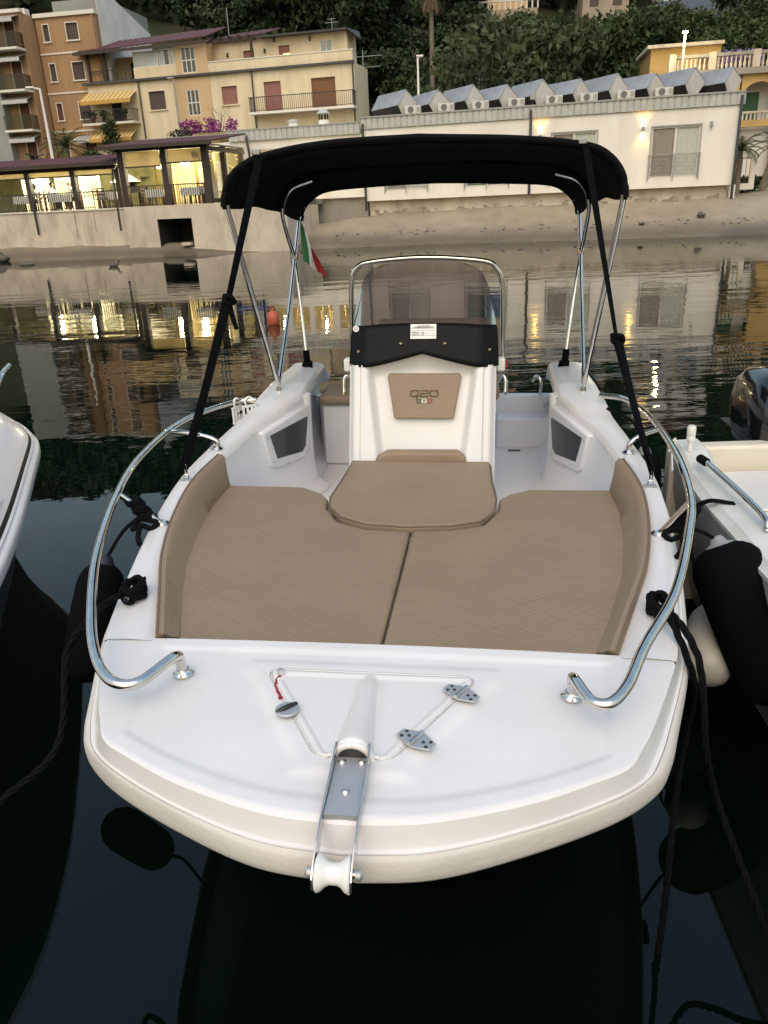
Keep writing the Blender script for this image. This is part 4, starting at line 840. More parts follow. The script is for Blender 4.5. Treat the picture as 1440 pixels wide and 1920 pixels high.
# upper wood, seen only as a mirror image in the water: one mass
V = []
for Y in np.arange(98, 176, 8.5):
    for x in np.arange(-75, 85, 7.5):
        xx = x + g.normal() * 2; yy = Y + g.normal() * 2; z = float(hill_z(xx, yy)); n_ = 330; d = g.normal(size=(n_, 3)); d /= np.linalg.norm(d, axis=1)[:, None]
        q = np.array([xx, yy, z + 4]) + d * np.array([3.8, 3.8, 3.4]) * (.7 + .35 * g.random((n_, 1))); a = g.normal(size=(n_, 3)); a /= np.linalg.norm(a, axis=1)[:, None]; b = np.cross(a, g.normal(size=(n_, 3))); b /= np.linalg.norm(b, axis=1)[:, None]; k = .75 * (.5 + .8 * g.random((n_, 1)))
        V.append(np.stack([q - a * k, q + b * k * .6, q + a * k, q - b * k * .6], 1).reshape(-1, 3))
V = np.vstack(V); me = bpy.data.meshes.new('upper_wood'); me.from_pydata(V.tolist(), [], np.arange(len(V)).reshape(-1, 4).tolist()); me.materials.append(MT['leaf_dark']); o = bpy.data.objects.new('upper_wood', me); COL.objects.link(o); tag(o, 'dense dark wood covering the upper hillside', 'wood', kind='stuff')

def frond(mb, base, a, el, L, droop, w_=.35, n=14):
    P_ = []; p = np.array(base, float); e = el
    for i in range(n + 1):
        P_.append(p.copy()); p = p + np.array([math.cos(a) * math.cos(e), math.sin(a) * math.cos(e), math.sin(e)]) * L / n; e -= droop / n
    side = np.array([-math.sin(a), math.cos(a), 0])
    for i in range(1, n):
        ww = w_ * math.sin(PI * (i + 1.5) / (n + 2)); f = (P_[i + 1] - P_[i]) / (L / n)
        for s in (-1, 1):
            tip = P_[i] + side * s * ww + f * ww * .6 - np.array([0, 0, .25 * ww]); mb.add([P_[i] - f * .035, P_[i] + f * .035, tip], [(0, 1, 2)])
    mb.tube([tuple(q) for q in P_[::3]], .02, 4)
def palm(name, label, loc, h, r, nf, L, m='leaf_palm', lean=0, dry=True, droop=1.8):
    t = thing(name, label, 'palm tree', loc); MB().tube([(0, 0, -.5), (lean * .3, 0, h * .4), (lean, 0, h)], [r * 1.25, r, r * .85], 10).build('trunk', 'bark_pale', t, smooth=60)
    mb = MB(); gg = np.random.default_rng(int(h * 100))
    for k in range(nf): frond(mb, (lean, 0, h), 2 * PI * k / nf + gg.random() * .4, 1.25 - 1.5 * (k % 5) / 5 + .2 * gg.random(), L * (.8 + .3 * gg.random()), droop, .42 * L / 2)
    mb.build('crown', m, t)
    if dry:
        mb = MB()
        for k in range(16): frond(mb, (lean, 0, h - .15), 2 * PI * k / 16 + gg.random() * .3, -.7 - .5 * gg.random(), L * .75, .5, .3)
        mb.build('dry_fronds', 'leaf_dry', t)
palm('palm_tree', 'tall thin palm tree rising behind the white building', (4.66, 60, float(hill_z(4.66, 60))), 12.6, .17, 26, 2.2)
palm('small_palm', 'low bushy palm in front of the orange apartment block', (-16.3, 46.6, 4.1), 1.3, .16, 26, 1.7, dry=False, droop=1.5)
palm('small_palm', 'short palm tuft left of the bushy palm by the orange block', (-17.9, 46.0, 4.1), .6, .10, 14, 1.0, dry=False, droop=1.4)
palm('small_palm', 'young palm beside the garden gate at the right edge', (19.2, 43.6, 1.7), 1.9, .14, 24, 1.5, dry=False, droop=1.7)
palm('small_palm', 'leaning palm at the right edge in front of the yellow villa', (20.6, 43.8, 1.7), 2.0, .12, 20, 1.4, lean=.5, dry=False, droop=1.7)
t = thing('climbing_shrub', 'dense dark green climbing shrub in front of the striped awning balcony', 'shrub', cpt(2.5, -2.2, 4.6)); mb = MB()
for k in range(26): z = .3 + 3.6 * RNG.random(); leafball(mb, ((RNG.random() - .5) * 1.5 * (1 - z / 5.2), (RNG.random() - .5) * 1.2, z), .42, .36, 55, .10)
mb.build('foliage', 'leaf_dark', t); MB().tube([(0, 0, -.4), (.05, 0, 2), (0, 0, 3.6)], [.08, .06, .03], 6).build('stem', 'bark', t)
t = thing('bougainvillea', 'purple bougainvillea in flower above the pale roof fascia', 'shrub', (-9.2, 49.3, 5.7)); mb = MB(); mb2 = MB()
for k in range(24): leafball(mb, (-1.3 + 3.1 * RNG.random(), RNG.normal() * .3, .25 + .75 * RNG.random() ** 1.5), .36, .24, 46, .085)
leafball(mb2, (-1.4, 0, .25), .8, .3, 300, .09); leafball(mb2, (.3, .1, .2), 1.3, .3, 240, .09); mb.build('flowers', 'flower_purple', t); mb2.build('leaves', 'leaf_mid', t)
mb = MB()
for k in range(9): x = -1.2 + 2.6 * RNG.random(); mb.tube([(x, 0, .3), (x + .2, 0, 1.1), (x + .5 * RNG.normal(), 0, 1.6)], [.02, .014, .006], 4)
mb.build('stem', 'bark_pale', t)
t = thing('bare_tree', 'pale leafless tree among the dark trees on the hillside', 'tree', (3.1, 68, float(hill_z(3.1, 68)))); mb = MB(); mb.tube([(0, 0, -.5), (.1, 0, 3), (.3, 0, 5.4)], [.16, .12, .07], 6); mb.build('trunk', 'bark_pale', t); mb = MB()
for k in range(22):
    a = RNG.random() * 6.28; b = (.1 + .06 * RNG.normal(), 0, 3.2 + 2.2 * RNG.random()); e = (b[0] + 1.3 * math.cos(a), b[1] + .8 * math.sin(a), b[2] + 1.5 + RNG.random()); mb.tube([b, ((b[0] + e[0]) / 2 + .1, (b[1] + e[1]) / 2, (b[2] + e[2]) / 2 - .1), e], [.05, .035, .015], 4)
mb.build('branches', 'bark_pale', t)
# shrubs behind the white building's roof line and by the villa
for i, (x, y, z, rx, rz, m_, lab) in enumerate(((2.2, 50.5, 6.2, 1.3, 1.0, 'leaf_olive', 'grey green shrub between the cream house and the first tilted shed'), (9.5, 52, 6.8, 1.6, .9, 'leaf_mid', 'green shrub just behind the middle tilted sheds'), (13.5, 53, 7.0, 1.5, 1.0, 'leaf_dark', 'dark shrub left of the yellow villa behind the sheds'), (20.2, 45.2, 2.1, .9, .55, 'leaf_mid', 'low green bush beside the garden gate'), (-14.9, 46.3, 4.6, 1.0, .6, 'leaf_mid', 'low green bush behind the tiled pavilion roof'))):
    t = thing('shrub', lab, 'shrub', (x, y, z - rz)); mb = MB()
    for k in range(14): d = RNG.normal(size=3); d /= np.linalg.norm(d); leafball(mb, (d[0] * rx * .6, d[1] * rx * .6, rz + d[2] * rz * .55), rx * .45, rz * .45, 60, .13)
    mb.build('foliage', m_, t); MB().tube([(0, 0, -3.5), (0, 0, rz)], [.1, .05], 6).build('stem', 'bark', t)

# ================================================================== things on the beach and water
def rock(loc, s, label):
    b = bmesh.new(); bmesh.ops.create_icosphere(b, subdivisions=3, radius=1)
    for v in b.verts: v.co *= 1 + .18 * math.sin(v.co.x * 4 + loc[0]) * math.cos(v.co.y * 3.3) + .10 * math.sin(v.co.z * 6 + 1); v.co.x *= s[0]; v.co.y *= s[1]; v.co.z *= s[2]
    me = bpy.data.meshes.new('rock'); b.to_mesh(me); b.free(); me.materials.append(MT['rock']); me.shade_smooth(); o = bpy.data.objects.new('rock', me); COL.objects.link(o); o.location = loc; tag(o, label, 'rock')
rock((-18.9, 41.0, .12), (.75, .6, .36), 'dark boulder at the waterline on the left edge'); rock((-15.9, 37.6, .02), (.32, .25, .14), 'small dark rock standing in the water near the left edge'); rock((-5.6, 40.6, .45), (.25, .2, .14), 'small stone on the sand below the canopy'); rock((12.6, 38.2, .55), (.14, .12, .07), 'small dark stone on the sand under the white building'); rock((15.4, 38.4, .8), (.20, .16, .12), 'dark stone on the sand at the far right')
t = thing('duck', 'small duck swimming near the sea wall', 'duck', (-10.76, 33.9, 0), R(20)); mb = MB(); mb.tube([(-.22, 0, .12), (-.14, 0, .07), (0, 0, .05), (.12, 0, .06), (.18, 0, .12), (.19, 0, .20), (.22, 0, .24), (.26, 0, .235), (.32, 0, .22)], [.01, .06, .10, .085, .045, .035, .042, .025, .01], 10); mb.build('body', 'duck', t, smooth=70); MB().tube([(-.14, .06, .09), (0, .09, .10), (.1, .06, .09)], [.02, .04, .02], 6).build('wing', 'shirt_dark', t, smooth=60)
t = thing('buoy', 'orange mooring buoy floating behind the boat', 'buoy', (-1.98, 15.4, 0)); t.scale = (.62, .62, .75); MB().lathe([(.02, -.12), (.15, -.05), (.19, .05), (.19, .20), (.14, .30), (.07, .335), (.05, .34), (.05, .39), (.02, .40)], n=18).build('float', 'buoy_orange', t, smooth=40); MB().tube([(.05 * math.cos(a), 0, .41 + .05 * math.sin(a)) for a in np.linspace(0, 2 * PI, 13)[:-1]], .015, 6, closed=True).build('ring', 'buoy_orange', t)
mb = MB()
for k in range(90):
    x = -2 + 20 * RNG.random(); y = shore_y(x) + 2.0 + .55 * RNG.normal() * .5 + (x > 6) * .0; z = float(beach_z(x, y)); s = .02 + .035 * RNG.random()
    mb.add([(x - s * 2, y, z + .01), (x, y - s, z + .02), (x + s * 2, y, z + .01), (x, y + s, z + .015), (x, y, z + s)], [(0, 1, 4), (1, 2, 4), (2, 3, 4), (3, 0, 4)])
tag(mb.build('seaweed_line', 'rock'), 'dark line of dried seaweed and debris along the sand', 'seaweed', kind='stuff')

# whole background enlarged about the world origin so its water reflections line up
BACKGROUND_SCALE = 1.16
for o in list(COL.objects):
    if o.parent is None and o.name not in ('water', 'quay', 'camera', 'sun'):
        o.location = Vector(o.location) * BACKGROUND_SCALE; o.scale = Vector(o.scale) * BACKGROUND_SCALE
for ld in bpy.data.lights:
    if ld.name != 'sun': ld.energy *= BACKGROUND_SCALE ** 2
# ================================================================== THE MOTORBOAT (local x to the right, y aft, z up)
boat = thing('motorboat', 'white open motorboat with brown sun pads and black canopy moored bow first', 'boat', (-.165, 1.43, .352)); boat.rotation_euler = (0, R(1.0), R(-7.3))
bpy.context.view_layer.update()
BM = Matrix.LocRotScale(boat.location, boat.rotation_euler, None)
def bw(p): return BM @ Vector(p)
DK = np.array([(0, .075), (.22, .10), (.47, .185), (.66, .285), (.75, .345), (.80, .43), (.86, .55), (.985, .86), (1.045, 1.08), (1.145, 1.6), (1.215, 2.1), (1.235, 2.5), (1.205, 3.0), (1.165, 3.5), (1.14, 4.2), (1.12, 5.1)])
RU = np.array([(0, .03), (.23, .06), (.46, .155), (.70, .285), (.84, .40), (.90, .50), (.955, .65), (1.06, .96), (1.11, 1.18), (1.195, 1.65), (1.265, 2.2), (1.285, 2.6), (1.265, 3.1), (1.235, 3.6), (1.215, 4.3), (1.19, 5.1)])
NO = 120
DKs = catmull(DK, NO); RUs = catmull(RU, NO)
def zg(y): return float(np.interp(y, [0, .9, 1.5, 2.5, 3.3, 3.45, 3.6, 4.0, 4.75, 4.95, 5.1], [.75, .75, .785, .845, .89, .90, .935, .965, .965, .86, .82]))
def zs(y): return float(np.interp(y, [0, .9, 1.5, 2.5, 3.5, 5.1], [.75, .75, .78, .83, .86, .87]))
def full(a, z):                                # mirrored outline ring: left stern -> bow -> right stern
    P_ = DKs * (1 - a) + RUs * a; h = [(x, y, z(y) if callable(z) else z) for x, y in P_]
    return [(-x, y, q) for x, y, q in h[::-1]] + h[1:]
Cx = lambda y: float(np.interp(y, [.90, 1.14, 1.5, 1.85, 2.25, 2.6, 3.0, 3.15, 3.8, 3.9, 4.8, 5.1], [.80, .885, 1.01, 1.085, 1.125, 1.115, 1.075, 1.05, .875, .875, .90, .92]))
Dxy = lambda y: float(np.interp(y, DKs[:, 1], DKs[:, 0]))
Dyx = lambda x: float(np.interp(abs(x), DKs[:, 0][:90], DKs[:, 1][:90]))
# hull sides and bottom
mb = MB()
rings = [full(.0, lambda y: zg(y)), full(.06, lambda y: zg(y) - .010), full(.22, lambda y: zs(y) - .030 if zg(y) < .82 else zg(y) - .03), full(.38, lambda y: zs(y) - .058), full(.44, lambda y: zs(y) - .0625), full(.62, lambda y: zs(y) - .0655), full(.64, lambda y: zs(y) - .075)]
mb.grid(np.array(rings), flip=False); mb.build('topsides', 'gelcoat', boat, smooth=38)
rr = [full(.65, lambda y: zs(y) - .076), full(.66, lambda y: zs(y) - .070), full(.82, lambda y: zs(y) - .072), full(.96, lambda y: zs(y) - .083), full(1.05, lambda y: zs(y) - .100), full(1.075, lambda y: zs(y) - .122), full(1.03, lambda y: zs(y) - .142), full(.88, lambda y: zs(y) - .152), full(.3, lambda y: zs(y) - .155)]
MB().grid(np.array(rr)).build('rub_rail', 'rub_vinyl', boat, smooth=60)
MB().tube(full(.645, lambda y: zs(y) - .0735), .0035, 6).build('rail_joint', 'fan_grey', boat, smooth=60)
hull = []
for z, k, sh in ((.60, .94, .07), (.42, .88, .28), (.18, .80, .52), (-.10, .72, .75), (-.38, .60, .95), (-.75, .02, 1.2)):
    P_ = []
    for x, y in RUs: P_.append((x * k, sh + (y - .03) * (5.07 - sh) / 5.07, z + (zs(y) - .75)))
    hull.append([(-x, y, q) for x, y, q in P_[::-1]] + P_[1:])
MB().grid(np.array(hull)).build('hull', 'hull_dark', boat, smooth=50)
# foredeck with a sunken non-slip panel and a raised hatch surround
xs_ = np.linspace(-.985, .985, 150); ny = 64
def trap(x, y, off):                            # signed distance-like value, positive inside the hatch outline grown by off
    x = np.asarray(x); w_ = np.interp(y, [.30, .72], [.098, .345]); return np.minimum(np.minimum(w_ + off * 1.15 - np.abs(x + .005), .72 + off - y), y - (.302 - off))
def deck_z(x, y):
    e = (y - Dyx(x)) * .93; sd = (.72 + .14 * (y - .42)) - abs(x)
    pan = float(sstep(.055, .085, e) * sstep(0, .03, sd) * sstep(0, .02, .855 - y)); h = .75 + .012 * (1 - (x / 1.0) ** 2) - .007 * pan
    h += .010 * float(sstep(-.02, .025, trap(x, y, .058)) * (1 - sstep(.0, 1.0, 0))) * pan
    return h
G = []
for x in xs_:
    y0 = Dyx(x); G.append([(x, y0 + (.90 - y0) * t, deck_z(x, y0 + (.90 - y0) * t) if t > 0 else .75) for t in np.linspace(0, 1, ny)])
MB().grid(G).build('foredeck', 'nonskid', boat, smooth=50)
# side decks
for sgn in (-1, 1):
    G = []
    for y in np.linspace(.88, 5.08, 110):
        a, b = Dxy(y), Cx(max(y, .9)); z = zg(y); G.append([(sgn * a, y, z), (sgn * (a - .015), y, z + .006), (sgn * (a + b) / 2, y, z + .010), (sgn * (b + .015), y, z + .006), (sgn * b, y, z - .006), (sgn * (b - .012), y, z - .03)])
    MB().grid(G, flip=sgn < 0).build('side_deck', 'gelcoat', boat, smooth=45)
    lo = lambda y: Cx(max(y, .9)) if y < 3.86 else Cx(y) + .10
    G = [[(sgn * (Cx(max(y, .9)) - .012), y, zg(y) - .03), (sgn * (Cx(max(y, .9)) - .012), y, zg(y) - .07), (sgn * (lo(y) - .02), y, zg(y) - .10), (sgn * (lo(y) - .035), y, .62 if y < 2.2 else .55), (sgn * (lo(y) - (.06 if y < 2.2 else .07)), y, .61 if y < 2.2 else .32), (sgn * (lo(y) - (.08 if y < 2.2 else .16)), y, .60 if y < 2.2 else .255)] for y in list(np.linspace(.9, 3.85, 50)) + list(np.linspace(3.87, 5.0, 20))]
    MB().grid(G, flip=sgn < 0).build('cockpit_side', 'gelcoat_inner', boat, smooth=50)
MB().grid([[(-x_, y, .25), (x_, y, .25)] for y, x_ in [(2.4, 1.0), (3.0, 1.0), (4.0, .98), (5.0, .95)]], flip=True).build('cockpit_floor', 'gelcoat_inner', boat)
MB().box(-.96, .96, 2.30, 2.52, .24, .672).build('sunpad_base', 'gelcoat_inner', boat, bevel=.01)
PL = [(.76, .93), (.86, 1.25), (.96, 1.58), (1.02, 1.90), (1.055, 2.25), (1.05, 2.52)]; MB().prism([(x, y, .655) for x, y in PL] + [(-x, y, .655) for x, y in PL[::-1]], (0, 0, .016)).build('sunpad_shelf', 'gelcoat_inner', boat)
mb = MB(); mb.add([(-.80, .90, .752), (.80, .90, .752), (.80, .90, .66), (-.80, .90, .66)], [(0, 3, 2, 1)]); mb.build('pad_riser', 'gelcoat', boat)
# stern: transom, engine well bench
MB().box(-1.10, 1.10, 5.0, 5.10, .22, .64).build('transom', 'gelcoat_inner', boat, bevel=.015)
MB().box(.50, .98, 4.80, 5.0, .24, .50).build('stern_locker', 'gelcoat_inner', boat, bevel=.02); MB().box(-.92, -.20, 4.62, 5.0, .24, .69).build('stern_locker', 'gelcoat_inner', boat, bevel=.02)
for sgn in (-1, 1):
    MB().tube(catmull([(sgn * .96, 4.62, .72), (sgn * .93, 4.70, .70), (sgn * .90, 5.0, .55)], 8), .014, 8).build('grab_bar', 'chrome', boat, smooth=50)
mb = MB()
for x in (.58, .86): mb.tube(catmull([(x, 5.03, .64), (x + .005, 5.03, .74), (x - .03, 5.06, .79), (x - .06, 5.08, .74)], 12), .014, 8)
mb.build('ladder_handle', 'chrome', boat, smooth=50)
MB().box(.60, .70, 4.70, 4.74, .2515, .2545).build('drain', 'ink', boat); MB().box(-.84, -.74, 4.45, 4.49, .2515, .2545).build('drain', 'ink', boat)
# side pockets with dark acrylic fronts
for sgn in (-1, 1):
    A_ = np.array([sgn * 1.04, 3.14]); B_ = np.array([sgn * .86, 3.78])
    def pp(t, z, off=0.0):
        q = A_ + (B_ - A_) * t; nn = np.array([-(B_ - A_)[1], (B_ - A_)[0]]); nn /= np.linalg.norm(nn)
        if nn[0] * sgn > 0: nn = -nn
        return (q[0] + nn[0] * off, q[1] + nn[1] * off, z)
    nn = np.array(pp(0, 0, 1)) - np.array(pp(0, 0, 0))
    poly = [pp(.06, .845, -.02), pp(.17, .60, -.02), pp(.26, .565, -.02), pp(.84, .515, -.02), pp(.95, .56, -.02), pp(1.0, .62, -.02), pp(1.03, .86, -.02), pp(.98, .875, -.02)]
    pk = MB().prism(poly, tuple(nn * .055)).build('side_pocket', 'gelcoat_inner', boat, bevel=.016, seg=3)
    pane = [pp(.18, .805, .037), pp(.29, .63, .037), pp(.80, .575, .037), pp(.88, .60, .037), pp(.965, .79, .037), pp(.94, .80, .037)]
    P_ = np.array(pane); MB().prism([tuple(q) for q in P_], tuple(-nn * .006)).build('pocket_panel', 'acrylic', pk)
    for t, z in ((.13, .80), (.22, .62), (.5, .56), (.88, .56), (.98, .82)): MB().lathe([(.008, 0), (.006, .004)], pp(t, z, .035), tuple(nn), 8).build('screw', 'brushed', pk)
    MB().tube([pp(1.10, .28, -.03), pp(1.10, .55, -.03), pp(1.10, .80, -.03), pp(1.10, .93, -.03)], [.05, .045, .045, .05], 10).build('coaming_pillar', 'gelcoat_inner', boat, smooth=60)
# ---- console
def ctop(x): return 1.262 + .078 * max(0, 1 - abs(x) / .30) ** 1.1 if abs(x) < .30 else 1.262 - .01 * (abs(x) - .3) / .14
NXc, NZc = 89, 60; G = []
for x in np.linspace(-.445, .445, NXc):
    col = []
    for t in np.linspace(0, 1, NZc):
        z = .25 + (ctop(x) - .25) * t; y = 3.0 + .24 * float(np.clip((z - .62) / .68, 0, 1)); hw = float(np.interp(z, [.6, 1.28], [.255, .345]))
        y += .065 * float(sstep(0, .045, hw - abs(x))) * float(1 - sstep(1.17, 1.30, z - .04 * (1 - abs(x) / .35))); y += .055 * float(sstep(.405, .445, abs(x))) + .018 * float(sstep(.37, .375, abs(x)))
        col.append((x, y, z))
    G.append(col)
con = MB().grid(G); con.grid([[(sx, y, .25), (sx, y, 1.25)] for sx in (.445,) for y in (3.30, 3.90)], flip=False)
con.add([(-.445, 3.07, .25), (-.445, 3.9, .25), (-.445, 3.9, 1.25), (-.445, 3.31, 1.252)], [(0, 1, 2, 3)]); con.add([(.445, 3.07, .25), (.445, 3.9, .25), (.445, 3.9, 1.25), (.445, 3.31, 1.252)], [(0, 3, 2, 1)])
con.add([(-.445, 3.31, 1.252), (.445, 3.31, 1.252), (.445, 3.9, 1.22), (-.445, 3.9, 1.22), (-.2, 3.30, 1.30), (.2, 3.30, 1.30), (0, 3.25, 1.338)], [(0, 4, 3), (4, 5, 2, 3), (5, 1, 2), (4, 6, 5)]); con.add([(-.445, 3.9, .25), (.445, 3.9, .25), (.445, 3.9, 1.22), (-.445, 3.9, 1.22)], [(0, 1, 2, 3)])
console = con.build('console', 'gelcoat', boat, smooth=42)
def cf(x, z, off=.0):                            # console front surface (recessed area)
    return (x, 3.0 + .24 * min(1, max(0, (z - .62) / .68)) + .065 - off, z)
P_ = [(-.165, .955), (-.16, .95), (.19, .95), (.195, .955), (.238, 1.19), (.225, 1.203), (-.195, 1.203), (-.208, 1.19)]
mb = MB(); mb.prism([cf(x, z, .004) for x, z in P_], (0, -.035, 0)); cus = mb.build('console_cushion', 'vinyl', boat, bevel=.014, seg=3)
def stroke(mb, pts, w_, o):                      # flat lettering on the cushion front
    for (a, b), (c, d) in zip(pts[:-1], pts[1:]):
        p = Vector(cf(a, b, .042)); q = Vector(cf(c, d, .042)); dr = (q - p).normalized() * w_ * .5; mb.bar(p - dr, q + dr, w_, .0016) if abs(d - b) < 1e-6 else mb.bar(p - dr, q + dr, w_, .0016)
mb = MB(); cx, cz, lw, lh, gp = .016, 1.095, .045, .032, .058; sw_ = .007
for i, ch in enumerate('Q20'):
    x0 = cx + (i - 1) * gp - lw / 2; x1 = x0 + lw; z0 = cz - lh / 2; z1 = cz + lh / 2; c = .006
    if ch in 'Q0': stroke(mb, [(x0 + c, z0), (x1 - c, z0), (x1, z0 + c), (x1, z1 - c), (x1 - c, z1), (x0 + c, z1), (x0, z1 - c), (x0, z0 + c), (x0 + c, z0)], sw_, 0)
    if ch == 'Q': stroke(mb, [(x1 - .014, z0 + .004), (x1 - .008, z0 - .012)], sw_, 0)
    if ch == '2': stroke(mb, [(x0, z1), (x1 - c, z1), (x1, z1 - c), (x1, cz), (x0 + c, cz), (x0, cz - c), (x0, z0), (x1, z0)], sw_, 0)
mb.build('lettering', 'logo_brown', cus)
for i, (m_, xx) in enumerate((('print_green', -.034), ('sticker', .0), ('print_red', .034))):
    mb = MB(); x0, x1, z0, z1 = cx + xx - .011, cx + xx + .011, 1.043, 1.060; stroke(mb, [(x0, z0), (x1, z0), (x1, z1), (x0, z1), (x0, z0)], .005, 0); mb.build('emblem_square', m_, cus)
mb = MB(); mb.prism([(-.27, 3.06, .66), (.27, 3.06, .66), (.275, 3.07, .745), (.225, 3.08, .785), (-.20, 3.08, .782), (-.27, 3.07, .74)], (0, -.07, 0)); mb.build('console_backrest', 'vinyl', boat, bevel=.02, seg=3)
# windscreen: black lower band and smoked upper part, wrapping back at the sides
def scr(u, v):
    w_ = float(np.interp(v, [0, .33, .6, .8, .9, .96, 1.0], [.452, .443, .412, .380, .352, .318, .25])); x = u * w_
    z0 = ctop(x * .98) - .012; z1 = 1.845 - .028 * u * u; z = z0 + (z1 - z0) * v
    return (x + .004, 3.215 + .23 * v + .085 * max(0, (abs(x) - .33) / .12) ** 1.6, z)
V1 = .405
def vband(u): zt = 1.478 + .014 * (1 - u * u); z0 = ctop(u * .44) - .012; return (zt - z0) / (1.835 - z0)
us = np.linspace(-1, 1, 61)
band = MB().grid([[scr(u, vband(u) * t) for t in np.linspace(0, 1, 8)] for u in us]).build('windscreen_band', 'band_black', boat, smooth=60, solid=.008)
MB().grid([[scr(u, vband(u) + (1 - vband(u)) * t) for t in np.linspace(0, 1, 24)] for u in us]).build('windscreen', 'smoke', boat, smooth=60)
def on_scr(x, z, off=.01): 
    u = x / .44; z0 = ctop(x) - .012; v = (z - z0) / (1.845 - .028 * u * u - z0); p = scr(u, v); return Vector((x, p[1] - off, z))
mb = MB()
for x, z in ((-.385, 1.335), (-.125, 1.385), (.135, 1.385), (.40, 1.34)): p = on_scr(x, z, .012); mb.lathe([(.010, 0), (.010, .003), (.006, .007)], p, (0, -1, .1), 10)
mb.build('screen_bolt', 'chrome', band)
def plate(x0, x1, z0, z1, off): return [tuple(on_scr(x, z, off)) for x, z in ((x0, z0), (x1, z0), (x1, z1), (x0, z1))]
st = MB().prism(plate(-.068, .085, 1.412, 1.492, .016), (0, -.001, 0)).build('notice', 'sticker', band)
mb = MB()
for z in (1.428, 1.442, 1.455, 1.469): mb.prism(plate(-.066, .083, z, z + .0015, .0175), (0, -.0004, 0))
mb.prism(plate(-.022, -.0205, 1.428, 1.455, .0175), (0, -.0004, 0))
for x0, x1, z in ((-.03, .05, 1.481), (-.05, .07, 1.4735), (-.06, -.03, 1.446), (.0, .012, 1.446), (.0, .012, 1.433), (-.06, -.028, 1.433)):
    k = x0
    while k < x1: mb.prism(plate(k, k + .0045, z, z + .0042, .0175), (0, -.0004, 0)); k += .0068
mb.build('notice_print', 'ink', st)
p = on_scr(-.402, 1.463, .03); rs = MB().lathe([(.019, 0), (.019, .001)], p, (0, -1, 0), 20).build('round_sticker', 'sticker', band); mb = MB(); mb.bar(p + Vector((-.009, -.0022, .004)), p + Vector((-.001, -.0022, -.006)), .004, .001); mb.bar(p + Vector((-.001, -.0022, -.006)), p + Vector((.010, -.0022, .006)), .004, .001); mb.build('sticker_mark', 'print_red', rs)
# rail hoop round the windscreen
hp = catmull([(-.485, 3.62, 1.16), (-.475, 3.62, 1.45), (-.465, 3.62, 1.70), (-.425, 3.61, 1.79), (-.33, 3.60, 1.825), (0, 3.60, 1.845), (.35, 3.60, 1.82), (.435, 3.61, 1.775), (.475, 3.62, 1.68), (.485, 3.62, 1.45), (.49, 3.62, 1.16)], 60)
MB().tube(hp, .0165, 12).build('screen_hoop', 'chrome', boat, smooth=60)
for sgn, m_ in ((-1, 'lens_green'), (1, 'lens_red')):
    n_ = MB().box(sgn * .475 - .025, sgn * .475 + .025, 3.38, 3.46, 1.185, 1.265).build('nav_light', 'white_plastic', boat, bevel=.012, seg=3); MB().lathe([(.017, -.025), (.019, 0), (.017, .025)], (sgn * .497, 3.41, 1.227), n=14).build('lens', m_, n_, smooth=60)
    MB().tube(catmull([(sgn * .45, 3.42, 1.15), (sgn * .50, 3.40, 1.15), (sgn * .505, 3.38, 1.06), (sgn * .50, 3.36, 1.055)], 12), .010, 8).build('grab_handle', 'chrome', boat, smooth=60); 
# seats behind the console
def cushion(x0, x1, y0, y1, z0, z1, nm='seat_cushion'): return MB().box(x0, x1, y0, y1, z0, z1).build(nm, 'vinyl', boat, bevel=.03, seg=4)
cushion(-.86, -.28, 4.28, 4.72, .735, .81); cushion(-.82, -.30, 4.72, 4.79, .86, 1.11, 'backrest')
MB().box(-.60, -.56, 4.70, 4.74, .70, .92).build('seat_bracket', 'dark_metal', boat); MB().box(-.84, -.28, 4.32, 4.68, .25, .733).build('seat_base', 'gelcoat_inner', boat, bevel=.02)
cushion(-.36, .50, 4.10, 4.18, 1.08, 1.40, 'helm_backrest'); cushion(-.34, .50, 4.18, 4.60, .80, .90, 'helm_seat'); MB().box(-.30, .46, 4.22, 4.58, .25, .798).build('seat_base', 'gelcoat_inner', boat, bevel=.02)
for x in (-.2, .34): MB().tube([(x, 4.2, .85), (x, 4.15, 1.15)], .014, 8).build('seat_strut', 'chrome', boat)
# ---- backrests along the coaming
for sgn in (-1, 1):
    G = []; yo = np.linspace(0, 1, 50)
    ot = catmull([(.79, .90, .778), (.885, 1.17, .795), (1.005, 1.52, .815), (1.085, 1.9, .845), (1.115, 2.25, .875), (1.09, 2.60, .895)], 50); ib = catmull([(.755, .95, .71), (.85, 1.25, .70), (.945, 1.58, .70), (1.005, 1.90, .70), (1.045, 2.25, .70), (1.045, 2.56, .70)], 50)
    for q, r_ in zip(ot, ib):
        d_ = np.array([q[0] - r_[0], 0, 0]); G.append([(sgn * (r_[0] + .06), r_[1] + .02, .66), (sgn * r_[0], r_[1], r_[2]), (sgn * (r_[0] - .01), r_[1], r_[2] + .02), (sgn * (r_[0] * .55 + q[0] * .45 - .012), r_[1] * .5 + q[1] * .5, r_[2] * .45 + q[2] * .55), (sgn * (q[0] - .028), q[1], q[2] - .022), (sgn * (q[0] - .012), q[1], q[2] - .004), (sgn * (q[0] + .006), q[1], q[2] - .004), (sgn * (q[0] + .02), q[1], q[2] - .02), (sgn * (q[0] + .022), q[1], .70)])
    b = MB().grid(G, flip=sgn < 0)
    for e in (0, -1): b.add(G[e], [tuple(range(9)) if (e == 0) == (sgn > 0) else tuple(range(9))[::-1]])
    br = b.build('side_backrest', 'vinyl', boat, smooth=50); MB().tube([(sgn * (q[0] + .012), q[1], q[2] - .006) for q in ot], .006, 6).build('piping', 'piping', br)
